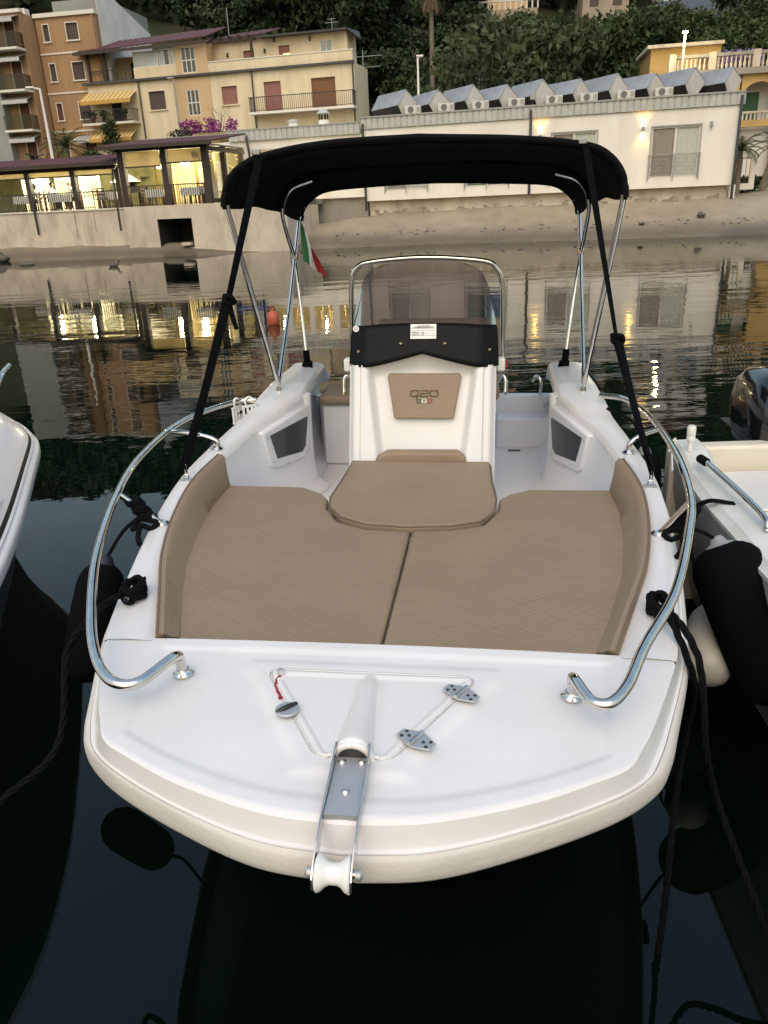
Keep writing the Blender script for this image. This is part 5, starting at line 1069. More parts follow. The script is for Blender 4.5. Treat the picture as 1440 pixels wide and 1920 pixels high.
# ---- fittings on the foredeck
hx0 = lambda y: float(np.interp(y, [.30, .72], [.098, .345]))
def hatch_z(x, y):
    t = np.clip((.695 - y) / .37, 0, 1); rad = .020 + .033 * t; h = .008 + .042 * t ** 1.2; b = math.sqrt(max(0, 1 - (x / rad) ** 2)) if abs(x) < rad else 0
    flare = .010 * math.exp(-((abs(x) - rad) / .02) ** 2) if abs(x) >= rad else .010
    return .7700 - .005 * float(sstep(.018, .034, min(hx0(y) - abs(x), .72 - y, y - .290))) * (1 - b) + h * b ** 1.0 * float(sstep(-.02, .06, .70 - y)) + flare * float(sstep(0, .1, .70 - y)) * .8 - .010 * float(1 - sstep(.0, .010, min(hx0(y) - abs(x), .72 - y, y - .302)))
G = []
for s in np.linspace(-1, 1, 111):
    col = []
    for y in np.linspace(.306, .716, 70):
        rc = 1.0
        for yc, r_ in ((.716, .05), (.306, .03)):
            dd_ = abs(y - yc)
            if dd_ < r_: rc = min(rc, 1 - (r_ - math.sqrt(max(0, r_ ** 2 - (r_ - dd_) ** 2))) / hx0(y) * .9)
        x = s * hx0(y) * rc - .005; col.append((x, y, hatch_z(x + .005, y)))
    G.append(col)
hatch = MB().grid(G).build('anchor_hatch', 'gelcoat', boat, smooth=60)
loop = [G[0][k] for k in range(0, 70)] + [G[k][-1] for k in range(1, 111)] + [G[-1][k] for k in range(68, -1, -1)]
cxy = np.array([-.005, .55]); lp = [(q[0] + (q[0] + .005) * .010, q[1] + (q[1] - .5) * .010, .7670) for q in loop]
MB().tube(lp[::2], .0020, 6).build('gasket', 'gelcoat', hatch, smooth=60)
lp2 = [(q[0] + .0062 * np.sign(q[0] + .005) * (1 if .31 < q[1] < .71 else 0), q[1] + (.006 if q[1] > .712 else 0), .7660) for q in lp]
MB().tube(lp2[::2], .0016, 5).build('gasket_shadow_gap', 'grey_gel', hatch)
# dark hole at the mouth of the tunnel
MB().prism([(-.005 + .042 * math.cos(a), .3005, .760 + .040 * math.sin(a)) for a in np.linspace(0, PI, 15)], (0, .004, 0)).build('chain_hole', 'ink', hatch)
mb = MB(); mb.tube([(-.005 + .052 * math.cos(a), .305, .762 + .050 * math.sin(a)) for a in np.linspace(0, PI, 19)], .011, 8); mb.build('tunnel_lip', 'gelcoat', hatch, smooth=60)
def hinge(c, ang):
    ca, sa = math.cos(ang), math.sin(ang)
    def T(x, y, z): return (c[0] + ca * x - sa * y, c[1] + sa * x + ca * y, c[2] + z)
    leaf = [(-.058, -.016), (-.058, .016), (-.012, .034), (.012, .034), (.058, .016), (.058, -.016), (.012, -.034), (-.012, -.034)]
    h = MB().prism([T(x, y, 0) for x, y in leaf], (0, 0, .004)).build('hinge', 'brushed', boat, bevel=.0015)
    MB().tube([T(0, -.033, .007), T(0, .033, .007)], .007, 10).build('hinge_pin', 'chrome', h, smooth=60)
    for x in (-.042, -.025, .025, .042):
        for y in ((-.012, .012) if abs(x) > .03 else (.0,)): MB().lathe([(.0055, 0), (.0055, .0015), (.003, .0025)], T(x, y, .004), n=8).build('screw', 'dark_metal', h)
hinge((.288, .615, .7755), R(-32)); hinge((.165, .385, .7755), R(-32))
la = MB().lathe([(.036, 0), (.036, .004), (.033, .006)], (-.232, .492, .7765), n=24).build('latch_plate', 'brushed', boat, smooth=30); MB().tube(catmull([(-.262, .474, .778), (-.235, .492, .786), (-.208, .520, .782)], 8), [.006, .0075, .008, .008, .008, .008, .0075, .006], 10).build('latch_handle', 'black_plastic', la, smooth=60)
sh = MB().tube([(-.300 + .011 * math.cos(a), .690 + .004 * math.sin(a), .772 + .014 * math.sin(a)) for a in np.linspace(0, 2 * PI, 17)[:-1]], .0035, 6, closed=True).build('shackle', 'chrome', boat); cd = catmull([(-.300, .682, .768), (-.306, .655, .766), (-.298, .62, .766), (-.280, .585, .766), (-.268, .560, .766)], 30)
MB().tube([(q[0] + .0012 * math.sin(i * .9), q[1], q[2]) for i, q in enumerate(cd)], [.0042 + .0008 * math.sin(i * 2.1) if i < 27 else .0075 for i in range(30)], 7).build('red_cord', 'red_cord', sh, smooth=60)
# bow roller
for x in (-.053, .041):
    P_ = [(x, .335, .757), (x, .335, .800), (x, .315, .812), (x, .06, .775), (x, -.04, .745), (x, -.070, .720), (x, -.075, .690), (x, -.055, .668), (x, -.02, .668), (x, .08, .752), (x, .30, .757)]
    MB().prism(P_, (.005, 0, 0)).build('roller_cheek', 'chrome', boat, bevel=.001)
rp = MB().box(-.047, .0405, .085, .300, .757, .7735).build('roller_plate', 'brushed', boat); mb = MB()
for x, y in ((-.030, .278), (.024, .280), (-.003, .165)): mb.lathe([(.011, 0), (.011, .004), (.006, .009)], (x, y, .7735), n=12)
mb.build('bolt', 'chrome', rp, smooth=40)
MB().lathe([(.042, -.043), (.045, -.039), (.041, -.030), (.031, -.020), (.026, -.01), (.026, .01), (.031, .020), (.041, .030), (.045, .039), (.042, .043)], (-.0035, -.030, .702), (1, 0, 0), 24).build('bow_roller', 'white_plastic', boat, smooth=50)
MB().tube([(-.064, -.03, .702), (.057, -.03, .702)], .009, 10).build('roller_pin', 'chrome', boat); mb = MB()
for s in (-.064, .057): mb.lathe([(.014, -.008), (.014, .004), (.008, .010)], (s, -.03, .702), (1 if s > 0 else -1, 0, 0), 10)
mb.build('pin_cap', 'brushed', boat, smooth=40)
# ---- bow rails
RL = [(-.630, .690, .76), (-.632, .683, .80), (-.630, .668, .835), (-.640, .625, .848), (-.665, .560, .846), (-.690, .505, .846), (-.735, .482, .848), (-.800, .512, .855), (-.880, .610, .865), (-.975, .790, .895), (-1.125, 1.165, .945), (-1.29, 1.72, .975), (-1.385, 2.24, .995), (-1.40, 2.90, .995), (-1.26, 3.42, .975), (-1.12, 3.50, .975)]
RR = [(.628, .655, .76), (.628, .648, .80), (.622, .635, .835), (.628, .60, .850), (.645, .54, .850), (.668, .495, .850), (.715, .492, .855), (.775, .575, .865), (.855, .755, .885), (1.012, 1.06, .918), (1.150, 1.468, .960), (1.232, 1.79, .990), (1.285, 2.285, 1.018), (1.297, 2.90, 1.02), (1.25, 3.42, 1.0), (1.12, 3.60, .985)]
for sgn, path in ((-1, RL), (1, RR)):
    rl = MB().tube(catmull(path, 150), .0175, 14).build('bow_rail', 'chrome', boat, smooth=60)
    f0 = path[0]; MB().lathe([(.034, -.012), (.034, -.006), (.026, .000), (.0225, .008)], (f0[0], f0[1], .765), n=20).build('rail_foot', 'chrome', rl, smooth=35)
    cat = catmull(path, 150)
    for by_, z0 in ((1.80, .808), (2.765, .868)):
        j = int(np.argmin(abs(cat[60:, 1] - (by_ - .04)))) + 60; tp = cat[j]; b_ = (sgn * (Dxy(by_) + Cx(by_)) / 2, by_, z0)
        MB().tube(catmull([b_, (b_[0], b_[1], b_[2] + .05), (b_[0] * .6 + tp[0] * .4, b_[1], b_[2] * .35 + tp[2] * .65), tuple(tp)] if by_ > 2 else [b_, tuple(np.array(b_) * .67 + np.array(tp) * .33), tuple(np.array(b_) * .33 + np.array(tp) * .67), tuple(tp)], 16), .0145, 12).build('stanchion', 'chrome', rl, smooth=60)
        MB().lathe([(.036, 0), (.036, .005), (.022, .016)], b_, n=18).build('stanchion_foot', 'chrome', rl, smooth=35)
    # strap eye
    e = (sgn * 1.185, 2.31, zg(2.31) + .010); ey = MB().box(e[0] - .032, e[0] + .032, e[1] - .016, e[1] + .016, e[2], e[2] + .004).build('pad_eye', 'brushed', boat); MB().tube([(e[0] + .013 * math.cos(a), e[1], e[2] + .010 + .020 * max(0, math.sin(a))) for a in np.linspace(0, PI, 9)], .004, 6).build('eye_loop', 'chrome', ey)
    MB().tube([(e[0] + .006 * math.cos(a) * sgn, e[1] + .002, e[2] + .055 + .030 * math.sin(a)) for a in np.linspace(0, 2 * PI, 13)[:-1]], .004, 6, closed=True).build('snap_hook', 'chrome', ey)
    # cleat
    c = (sgn * .990, 1.15, .768); cl = MB().tube(catmull([(c[0] - sgn * .005, c[1] - .085, c[2] + .045), (c[0], c[1] - .04, c[2] + .042), (c[0], c[1] + .04, c[2] + .042), (c[0] + sgn * .005, c[1] + .085, c[2] + .045)], 14), [.010, .012, .013, .014, .014, .014, .014, .014, .014, .014, .014, .013, .012, .010], 10).build('cleat', 'chrome', boat, smooth=60)
    MB().box(c[0] - .014, c[0] + .014, c[1] - .03, c[1] + .03, c[2] - .004, c[2] + .04).build('cleat_base', 'chrome', cl, bevel=.006)
# ---- bimini
FR = catmull([(0, 2.487), (.5, 2.468), (.84, 2.425), (.98, 2.372), (1.065, 2.28), (1.085, 2.165)], 24); AF = catmull([(0, 2.292), (.45, 2.284), (.84, 2.262), (.985, 2.195), (1.06, 2.11), (1.085, 2.04)], 24)
def can(u, v):
    k = abs(u) * 23; i = min(22, int(k)); f = k - i; a = FR[i] * (1 - f) + FR[i + 1] * f; b = AF[i] * (1 - f) + AF[i + 1] * f; q = a * (1 - v) + b * v
    sag = .020 * math.sin(3 * PI * v) ** 2 * (1 - .5 * abs(u)) + .004 * math.sin(9 * u + 5 * v); yy = 3.12 + 1.98 * v + (.06 * (v - .5) * (abs(u) > .9))
    return (math.copysign(q[0], u) if u else 0, yy, q[1] - sag + .05 * math.sin(PI * v))
cn = MB().grid([[can(u, v) for v in np.linspace(0, 1, 26)] for u in np.linspace(-1, 1, 71)]).build('bimini_canopy', 'black_canvas', boat, smooth=70, solid=.006)
MB().tube([(p[0], p[1] - .004, p[2]) for p in (can(u, 0) for u in np.linspace(-1, 1, 71))], .015, 10).build('front_hem', 'black_canvas', cn, smooth=70); MB().tube([can(u, 1) for u in np.linspace(-1, 1, 71)], .017, 10).build('rear_hem', 'black_canvas', cn, smooth=70)
MB().tube([(p[0] * .985, p[1], p[2] - .012) for p in (can(u, .63) for u in np.linspace(-.93, .93, 61))], .019, 8).build('bow_pocket', 'black_canvas', cn, smooth=70)
MB().tube([(p[0], p[1], p[2] - .005) for p in (can(u, .08) for u in np.linspace(-1, 1, 71))], .005, 6).build('hem_seam', 'black_web', cn, smooth=70)
for sgn in (-1, 1):
    MB().tube([(p[0], p[1], p[2] - .004) for p in (can(sgn, v) for v in np.linspace(0, 1, 20))], .009, 6).build('side_hem', 'black_canvas', cn)
    PV = (sgn * 1.042, 3.83, .995)
    MB().tube(catmull([PV, (sgn * 1.056, 3.60, 1.39), (sgn * 1.070, 3.37, 1.78), (sgn * 1.084, 3.14, 2.18)], 24), .0165, 12).build('bow_tube', 'chrome', cn, smooth=60)
    MB().tube(catmull([PV, (sgn * 1.075, 4.45, 1.44), (sgn * 1.09, 5.08, 2.06), (sgn * 1.04, 5.09, 2.14)], 24), .0155, 12).build('bow_tube', 'chrome', cn, smooth=60)
    MB().tube(catmull([(sgn * 1.085, 4.80, 1.78), (sgn * 1.085, 4.60, 1.95), (sgn * 1.075, 4.45, 2.13), (sgn * .99, 4.40, 2.26), (sgn * .83, 4.38, 2.315)], 30), .0145, 12).build('bow_tube', 'chrome', cn, smooth=60)
    MB().tube([(sgn * 1.085, 4.82, 1.77), (sgn * 1.0, 4.62, 1.02)], .0135, 12).build('brace_tube', 'chrome', cn, smooth=60)
    MB().tube([(sgn * 1.007, 4.635, 1.09), (sgn * 1.0, 4.62, 1.00), (sgn * .985, 4.60, .96)], [.026, .028, .02], 10).build('brace_sleeve', 'black_web', cn, smooth=60)
    MB().box(sgn * 1.085 - .022, sgn * 1.085 + .022, 4.78, 4.83, 1.75, 1.81).build('hinge_clamp', 'chrome', cn, bevel=.006)
    pv = MB().lathe([(.012, 0), (.020, .004), (.020, .02), (.012, .05), (.016, .08), (.012, .11)], (PV[0], PV[1], zg(3.83) - .005), n=14).build('pivot_mount', 'chrome', cn, smooth=40)
    # strap: canopy front edge -> knot -> deck eye
    s0 = (sgn * .86, 3.11, 2.43); kn = ((-.985, 2.70, 1.72) if sgn < 0 else (1.03, 2.70, 1.50)); s1 = (sgn * 1.185, 2.31, .905)
    def web(a, b, w_, nm, sag=.0):
        a = Vector(a); b = Vector(b); mb = MB(); G = []
        for i in range(13):
            t = i / 12; p = a.lerp(b, t) + Vector((0, 0, -sag * math.sin(PI * t))); tw = .5 + .6 * t; G.append([tuple(p + Vector((math.cos(tw), math.sin(tw), 0)) * (w_ * k)) for k in (-.5, 0, .5)])
        mb.grid(G); return mb.build(nm, 'black_web', cn, solid=.004)
    web(s0, kn, .045, 'canopy_strap'); web(kn, s1, .05, 'canopy_strap'); web((kn[0] + sgn * .01, kn[1] - .01, kn[2]), (s1[0] + sgn * .012, s1[1] - .004, s1[2] + .02), .04, 'canopy_strap', .03)
    MB().tube(catmull([(kn[0] - .02, kn[1], kn[2] + .01), (kn[0] + .02, kn[1] - .02, kn[2] + .015), (kn[0] + .03, kn[1], kn[2] - .02), (kn[0] - .015, kn[1] - .02, kn[2] - .015), (kn[0] - .02, kn[1] + .01, kn[2] + .02)], 20), .013, 8).build('strap_knot', 'black_web', cn, smooth=60)
    web(kn, (kn[0] + sgn * .05 * (1 if sgn > 0 else -.6), kn[1], kn[2] - .16), .028, 'strap_tail', .02)
    MB().box(sgn * .86 - .045 * (sgn < 0) * 0 - .035, sgn * .86 + .005, 3.085, 3.10, 2.425, 2.452).build('strap_buckle', 'grey_metal', cn, bevel=.004)

# ---- sun pads and loose cushions (lie on the boat)
def on_boat(o): o.location = boat.location; o.rotation_euler = boat.rotation_euler; return o
seam = lambda y: .0 + .028 * (y - .95) / 1.05
ins = [(-.40, 2.96), (.405, 2.96), (.418, 2.90), (.422, 2.62), (.432, 2.50), (.440, 2.36), (.425, 2.20), (.355, 2.075), (.22, 2.015), (0.0, 1.992), (-.2, 2.015), (-.335, 2.10), (-.415, 2.24), (-.432, 2.36), (-.425, 2.46), (-.415, 2.6)]
edge_l = [(-.765, .945), (-.86, 1.25), (-.955, 1.58), (-1.015, 1.90), (-1.052, 2.25), (-1.05, 2.57)]
def pad(pts, z0, z1, name, label, m_):
    mb = MB(); P_ = [(x, y, z0) for x, y in pts]; mb.prism(P_, (0, 0, z1 - z0)); o = on_boat(mb.build(name, m_, None, bevel=.018, seg=3)); return tag(o, label, 'cushion', 'sun pads on the bow')
L_ = edge_l + [(-.62, 2.56), (-.50, 2.47), (-.447, 2.385), (-.43, 2.25), (-.345, 2.085), (-.2, 1.998), (seam(1.98) - .004, 1.975), (seam(.945) - .004, .945)]
Rr = [(-x, y) for x, y in edge_l] + [(.62, 2.56), (.50, 2.48), (.452, 2.40), (.445, 2.25), (.365, 2.06), (.22, 1.998), (seam(1.975) + .004, 1.975), (seam(.945) + .004, .945)]
pad(L_[::-1], .674, .722, 'sun_pad', 'brown quilted sun pad on the left half of the bow', 'vinyl_quilt_line'); pad(Rr, .674, .726, 'sun_pad', 'brown quilted sun pad on the right half of the bow', 'vinyl_quilt')
o = pad(ins, .690, .742, 'filler_cushion', 'plain brown curved cushion in front of the console', 'vinyl'); 
MB().tube([(x, y, .737) for x, y in ins], .0045, 6, closed=True).build('piping', 'piping', o)

# ---- things hung on or tied to the boat
def knot_rope(name, label, paths, r_, m_='black_rope', lay=True, group=None):
    t = thing(name, label, 'rope', boat.location, 0, group); t.rotation_euler = boat.rotation_euler
    for i, (pts, n_) in enumerate(paths):
        c = catmull(pts, n_)
        if lay:
            for k in range(3):
                tw = []; d = np.gradient(c, axis=0)
                for j, q in enumerate(c):
                    dv = Vector(d[j]).normalized(); u = dv.cross(Vector((0, 0, 1))); u = u.normalized() if u.length > 1e-3 else Vector((1, 0, 0)); v_ = dv.cross(u); s_ = float(np.sum(np.linalg.norm(d[:j], axis=1))) if j else 0
                    a = s_ / (r_ * 7.0) * 2 * PI * .5 + k * 2 * PI / 3; tw.append(Vector(q) + (u * math.cos(a) + v_ * math.sin(a)) * r_ * .52)
                MB().tube(tw, r_ * .56, 7).build('strand', m_, t, smooth=70)
        else: MB().tube(c, r_, 8).build('loop', m_, t, smooth=70)
    return t
def coil(c, rx, ry, rz, turns, n_, r_jit=.0, ph=0):
    return [(c[0] + rx * math.cos(ph + a) * (1 + .12 * math.sin(2.3 * a)), c[1] + ry * math.sin(ph + a), c[2] + rz * math.sin(1.7 * a + .4)) for a in np.linspace(0, 2 * PI * turns, n_)]
iB = BM.inverted()
def Wl(p): return tuple(iB @ Vector((p[0], p[1], p[2] + .352)))      # world points, heights raised by as much as the boats
cz = .80
knot_rope('mooring_rope', 'thick black mooring rope from the left bow cleat down to the water', [(coil((-.99, 1.15, .812), .035, .055, .025, 3.2, 26), 90), ([(-1.01, 1.12, .81), (-1.06, 1.06, .80), (-1.12, .98, .75), (-1.20, .95, .62), Wl((-1.20, 2.26, .44)), Wl((-1.42, 2.16, .27)), Wl((-1.75, 2.0, .0)), Wl((-2.2, 1.8, -.40))], 150)], .0135)
knot_rope('mooring_rope', 'double black mooring rope from the right bow cleat down to the water', [(coil((.99, 1.15, .812), .034, .055, .025, 3.2, 26, ph=2), 90), ([(.99, 1.10, .815), (1.005, 1.02, .815), (1.04, .95, .74), (1.085, .96, .62), (1.11, 1.02, .50), (1.12, 1.06, .36), (1.10, 1.02, .20), (1.07, .92, .05), (1.03, .76, -.12), (1.0, .65, -.40)], 140), ([(1.0, 1.10, .825), (1.03, 1.0, .82), (1.07, .91, .75), (1.10, .89, .60), (1.13, .87, .40), (1.19, .86, .20), (1.25, .75, .05), (1.32, .58, -.12), (1.42, .38, -.40)], 140)], .0125)
def fender(top, bot, r_, label, m_='fender_sock', cap='fender_navy', name='fender', tie=None):
    t = thing(name, label, 'fender', boat.location, 0, 'fenders'); t.rotation_euler = boat.rotation_euler
    a = Vector(top); b = Vector(bot); L = (b - a).length; ax = (b - a) / L
    prof = [(.02, 0), (.030, .010), (.038, .030), (r_ * .42, .046), (r_ * .62, .060), (r_ * .80, .082), (r_ * .92, .112), (r_, .16), (r_ * 1.02, L * .5), (r_, L - .12), (r_ * .94, L - .075), (r_ * .80, L - .035), (r_ * .55, L - .012), (.02, L)]
    MB().lathe(prof[3:], a, tuple(ax), 28).build('body', m_, t, smooth=60); MB().lathe(prof[:4], a, tuple(ax), 28).build('eye_end', cap, t, smooth=60)
    if tie:
        MB().tube(catmull([tuple(a + ax * .02)] + tie, 24), .009, 8).build('lanyard', 'black_rope', t, smooth=60)
    return t
fender((-1.47, 1.88, .60), (-1.55, 1.58, .06), .115, 'black fender hanging outside the left bow rail', tie=[(-1.40, 1.95, .70), (-1.24, 1.86, .83), (-1.19, 1.82, .85)])
fender((1.44, 2.04, .70), (1.72, 1.68, .05), .165, 'large black fender squeezed between the two boats on the right', cap='grey_metal', tie=[(1.36, 2.0, .74), (1.22, 1.86, .83), (1.17, 1.82, .85)])
fender((-1.37, 3.35, .74), (-1.40, 3.30, .17), .11, 'black fender hanging aft on the left side behind the rail', tie=[(-1.30, 3.42, .86), (-1.15, 3.50, .925)])
fender((1.36, 3.30, .74), (1.40, 3.25, .17), .10, 'black fender hanging aft on the right side under the canopy strap', cap='grey_metal', tie=[(1.30, 3.40, .86), (1.15, 3.5, .925)])
fender((1.55, 2.22, .24), (1.41, 1.80, .07), .12, 'white fender showing below the large black one', m_='fender_white', cap='fender_white')
for sgn, lab in ((-1, 'black lashing round the left rail stanchion'), (1, 'black lashing round the right rail stanchion')):
    b_ = (sgn * 1.185, 1.80, .815); pth = [(coil((b_[0] + sgn * .007 * k, b_[1] - .003 * k, .835 + .0125 * k), .027, .027, .006, 1.1, 12, ph=k), 30) for k in range(9)] + [([(b_[0], b_[1] - .02, .84), (b_[0] - sgn * .045, b_[1] - .03, .83), (b_[0] - sgn * .03, b_[1] - .06, .81), (b_[0] + sgn * .02, b_[1] - .05, .82), (b_[0] + sgn * .01, b_[1] - .12, .80), (b_[0] - sgn * .03, b_[1] - .20, .795)], 40), ([(b_[0], b_[1] - .02, .85), (b_[0] + sgn * .05, b_[1] - .01, .83), (b_[0] + sgn * .055, b_[1] - .07, .81), (b_[0] + sgn * .01, b_[1] - .06, .83)], 30)]
    knot_rope('rope_lashing', lab, pth, .0125, lay=False)
for sgn, lab in ((-1, 'black cord knotted at the left stern corner under the canopy frame'), (1, 'black cord knotted at the right stern corner under the canopy frame')):
    b_ = (sgn * .99, 4.58, .955); knot_rope('rope_lashing', lab, [(coil((b_[0], b_[1], .985), .03, .03, .02, 2.6, 24), 50), ([(b_[0], b_[1], .98), (b_[0] - sgn * .05, b_[1] - .05, .96), (b_[0] - sgn * .03, b_[1] - .09, .95), (b_[0] + sgn * .06, b_[1] - .02, .95), (b_[0] + sgn * .16, b_[1] - .02, .93), (b_[0] + sgn * .28, b_[1] - .05, .80)], 50)], .012, lay=False)
def rail_clip(p, rz, label):
    t = thing('hanging_clip', label, 'clip', bw(p), R(-7.3) + rz, 'white plastic clips'); MB().tube([(.028 * math.cos(a), 0, .028 * math.sin(a)) for a in np.linspace(-.6, PI + .6, 14)], .008, 8).build('hook', 'white_plastic', t, smooth=60)
    mb = MB()
    for x in (-.045, -.015, .015, .045): mb.box(x - .007, x + .007, -.006, .006, -.125, -.025)
    mb.box(-.055, .055, -.006, .006, -.038, -.022); mb.box(-.055, .055, -.006, .006, -.135, -.122); mb.build('comb', 'white_plastic', t, bevel=.002)
rail_clip((-1.235, 3.445, .97), R(70), 'white plastic comb clip hanging on the left rail, nearer the canopy strap'); rail_clip((-1.16, 3.48, .97), R(40), 'white plastic comb clip at the very end of the left rail')
# flag on the canopy frame
t = thing('flag', 'small drooping green white and red flag on the left canopy frame', 'flag', boat.location); t.rotation_euler = boat.rotation_euler
ho = np.array([(-1.085, 5.14, 2.02), (-1.085, 5.13, 1.92), (-1.085, 5.12, 1.80), (-1.085, 5.10, 1.69)])
def strip(a, b, m_, nm):
    G = []
    for i in range(9):
        f = i / 8; l_ = []
        for s_ in np.linspace(a, b, 5):
            x = -1.09 + .19 * s_ ** .8 * (.45 + .65 * f) - .008 * math.sin(9 * s_ + 4 * f); z = 2.03 - .30 * f - .22 * s_ * (1 - .25 * f); l_.append((x, 5.12 + .02 * math.sin(7 * s_ + 3 * f) - .03 * f, z))
        G.append(l_)
    MB().grid(G).build(nm, m_, t, smooth=60)
strip(0, .22, 'flag_green', 'green_stripe'); strip(.22, .52, 'flag_white', 'white_stripe'); strip(.52, 1.0, 'flag_red', 'red_stripe')

# ================================================================== the neighbouring boats
lb = thing('moored_boat', 'white boat with a dark stripe cut by the left edge', 'boat', (-.08, .0, .352))
path = catmull([(-5.0, 7.4), (-4.0, 7.15), (-3.35, 6.78), (-2.98, 6.42), (-2.75, 6.10), (-2.55, 5.75), (-2.33, 5.1), (-2.0, 4.05), (-1.80, 3.25), (-1.74, 2.6), (-1.86, 2.0), (-2.3, 1.2), (-3.2, .5)], 90)
tg = np.gradient(path, axis=0); tg /= np.linalg.norm(tg, axis=1)[:, None]; nrm = np.stack([-tg[:, 1], tg[:, 0]], 1)
def off(o, z): return [(p[0] + n_[0] * o, p[1] + n_[1] * o, z) for p, n_ in zip(path, nrm)]
def strip2(prof, nm, m_, parent, sm=50): return MB().grid(np.array([off(o, z) for o, z in prof]), flip=True).build(nm, m_, parent, smooth=sm)
strip2([(-1.0, .80), (-.62, .80), (-.40, .785), (-.24, .745), (-.12, .68), (-.055, .615)], 'deck', 'gelcoat', lb)
strip2([(-.055, .615), (-.038, .592)], 'dark_stripe', 'band_black', lb); strip2([(-.038, .592), (-.025, .585), (-.022, .570), (.0, .566), (.012, .55), (.012, .505), (-.01, .49)], 'rub_rail', 'gelcoat', lb); strip2([(-.01, .49), (-.10, .34), (-.24, .05), (-.40, -.55)], 'hull', 'hull_dark', lb)
i0 = 30; strip_p = [off(-.30, .768)[i] for i in range(36, 52)]; MB().tube(strip_p, .006, 6).build('deck_line', 'grey_gel', lb)
MB().tube(catmull([(-2.90, 5.75, .76), (-2.88, 5.9, .90), (-2.90, 6.15, 1.02), (-2.94, 6.4, 1.05)], 16), .022, 12).build('hand_rail', 'chrome', lb, smooth=60)
a = Vector(off(-.17, .716)[50]); b = Vector(off(-.17, .716)[56]); c = Vector(off(-.085, .652)[56]); d = Vector(off(-.085, .652)[50]); nn = (b - a).cross(d - a).normalized()
if nn.z < 0: nn = -nn
pl_ = MB().prism([tuple(q + nn * .004) for q in (a, b, c, d)], tuple(nn * .002)).build('plate', 'old_white', lb); mb = MB()
for i in range(6):
    f = .12 + .13 * i; p = a.lerp(d, f) * .9 + b.lerp(c, f) * .1; q = a.lerp(d, f) * .2 + b.lerp(c, f) * .8; mb.bar(p + nn * .0065, q + nn * .0065, .005, .001)
mb.build('plate_print', 'grey_gel', pl_)
MB().tube([tuple(Vector(off(-.62, .81)[48]) + Vector((0, 0, .05 * math.sin(x))) + Vector((.05 * math.cos(x), 0, 0))) for x in np.linspace(0, PI, 9)], .009, 6).build('deck_ring', 'chrome', lb)

rb = thing('moored_boat', 'old white and cream open boat with side rail on the right', 'boat', (1.61, 2.62, .352), R(-2.2)); 
# local: x to the right, y aft; stern at y = 2.0
gs = np.linspace(-3.2, 2.0, 50)
def gx(y): return float(np.interp(y, [-3.2, -2.6, -1.8, -.8, .3, 1.2, 2.0], [.80, .35, .08, .0, .02, .05, .12]))
def gz(y): return float(np.interp(y, [-3.2, .55, .68, 1.6, 1.75, 2.0], [.72, .64, .66, .66, .72, .72]))
for s in (0, 1):
    X = (lambda v: v) if s == 0 else (lambda v: 1.75 - v)
    MB().grid([[(X(gx(y) + .30), y, -.6), (X(gx(y) + .10), y, .05), (X(gx(y) + .02), y, .42), (X(gx(y)), y, gz(y) - .06)] for y in gs], flip=s == 0).build('hull_side', 'grey_gel', rb, smooth=50)
    MB().grid([[(X(gx(y)), y, gz(y) - .06), (X(gx(y) - .012), y, gz(y) - .05), (X(gx(y) - .012), y, gz(y) - .03), (X(gx(y) + .01), y, gz(y) - .02), (X(gx(y) + .03), y, gz(y)), (X(gx(y) + .16), y, gz(y) + .005), (X(gx(y) + .19), y, gz(y) - .02), (X(gx(y) + .22), y, .42)] for y in gs], flip=s == 0).build('gunwale', 'old_white', rb, smooth=40)
MB().box(.26, 1.52, -2.4, 1.9, .36, .42).build('cockpit_floor', 'cream_gel', rb)
MB().box(.10, 1.65, 1.90, 2.02, -.5, .70).build('transom', 'cream_gel', rb, bevel=.02); MB().box(.24, 1.50, 1.20, 1.898, .42, .535).build('stern_bench', 'cream_gel', rb, bevel=.02); MB().box(.30, 1.46, 1.24, 1.86, .536, .552).build('bench_lid', 'old_white', rb, bevel=.008)
hr = MB().tube(catmull([(.16, 1.60, .72), (.165, 1.50, .735), (.17, .80, .715), (.16, .70, .66)], 24), .016, 10).build('side_rail', 'chrome', rb, smooth=60); MB().tube([(.16, 1.60, .73), (.163, 1.52, .735)], .026, 10).build('rail_lashing', 'black_rope', hr, smooth=60)
MB().lathe([(.028, 0), (.026, .003)], (.11, .42, .648), n=18).build('deck_drain', 'render_beige', rb)
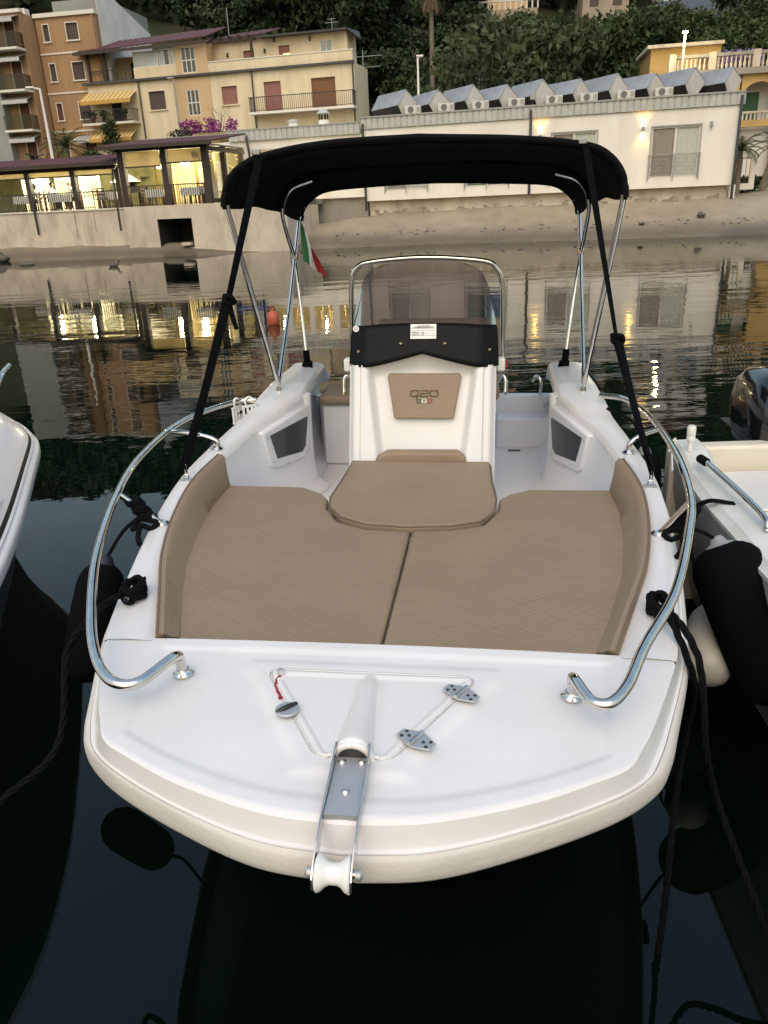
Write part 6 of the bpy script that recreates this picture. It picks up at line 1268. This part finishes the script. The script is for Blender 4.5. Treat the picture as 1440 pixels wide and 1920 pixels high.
nl = MB().lathe([(.014, 0), (.014, .06), (.024, .065), (.026, .085), (.022, .09)], (.16, 1.78, .72), n=14).build('stern_light', 'white_plastic', rb, smooth=40); MB().lathe([(.024, .09), (.026, .10), (.026, .145), (.020, .155)], (.16, 1.78, .72), n=14).build('lens', 'lens_clear', nl, smooth=40)
MB().tube(catmull([(.02, 1.72, .735), (.04, 1.76, .765), (.07, 1.78, .80), (.06, 1.75, .75), (.03, 1.70, .74), (-.01, 1.55, .68)], 24), .006, 6).build('old_cord', 'old_white', rb, smooth=60)
for k in (0, 1): MB().tube(catmull([(.15, 1.05 + .02 * k, .665), (.03, 1.08 + .02 * k, .672), (-.03, 1.10 + .03 * k, .60), (-.05, 1.05 + .03 * k, .45), (-.07, .9, .36)], 24), .008, 8).build('fender_cord', 'black_rope', rb, smooth=60)
fender(Wl((2.02, 2.70, .55)), Wl((2.06, 2.55, .05)), .10, 'dark blue fender hanging beside the old boat at the right edge', m_='fender_navy')
om = thing('outboard_motor', 'black outboard motor on the stern of the right boat, cut by the edge', 'outboard', (2.55, 4.78, .352), R(-5.5)); G = []
for z, sx, sy0, sy1 in ((.55, .12, -.10, .30), (.60, .19, -.20, .38), (.72, .215, -.26, .42), (.86, .215, -.25, .43), (.98, .195, -.20, .40), (1.05, .15, -.12, .33), (1.075, .06, 0, .2)):
    G.append([(sx * math.copysign(abs(math.cos(a)) ** .55, math.cos(a)), (sy0 + sy1) / 2 + (sy1 - sy0) / 2 * math.copysign(abs(math.sin(a)) ** .55, math.sin(a)), z) for a in np.linspace(0, 2 * PI, 29)[:-1]])
mb = MB().grid(np.array(G), closed=True); mb.add(G[-1], [tuple(range(28))]); mb.build('cowl', 'black_gloss', om, smooth=50); MB().box(-.10, .10, -.05, .26, -.7, .56).build('leg', 'black_plastic', om, bevel=.03); MB().box(-.11, .11, -.30, -.05, .38, .60).build('bracket', 'black_plastic', om, bevel=.02); MB().box(-.216, .216, -.262, .425, .66, .675).build('cowl_seam', 'black_plastic', om, bevel=.004)
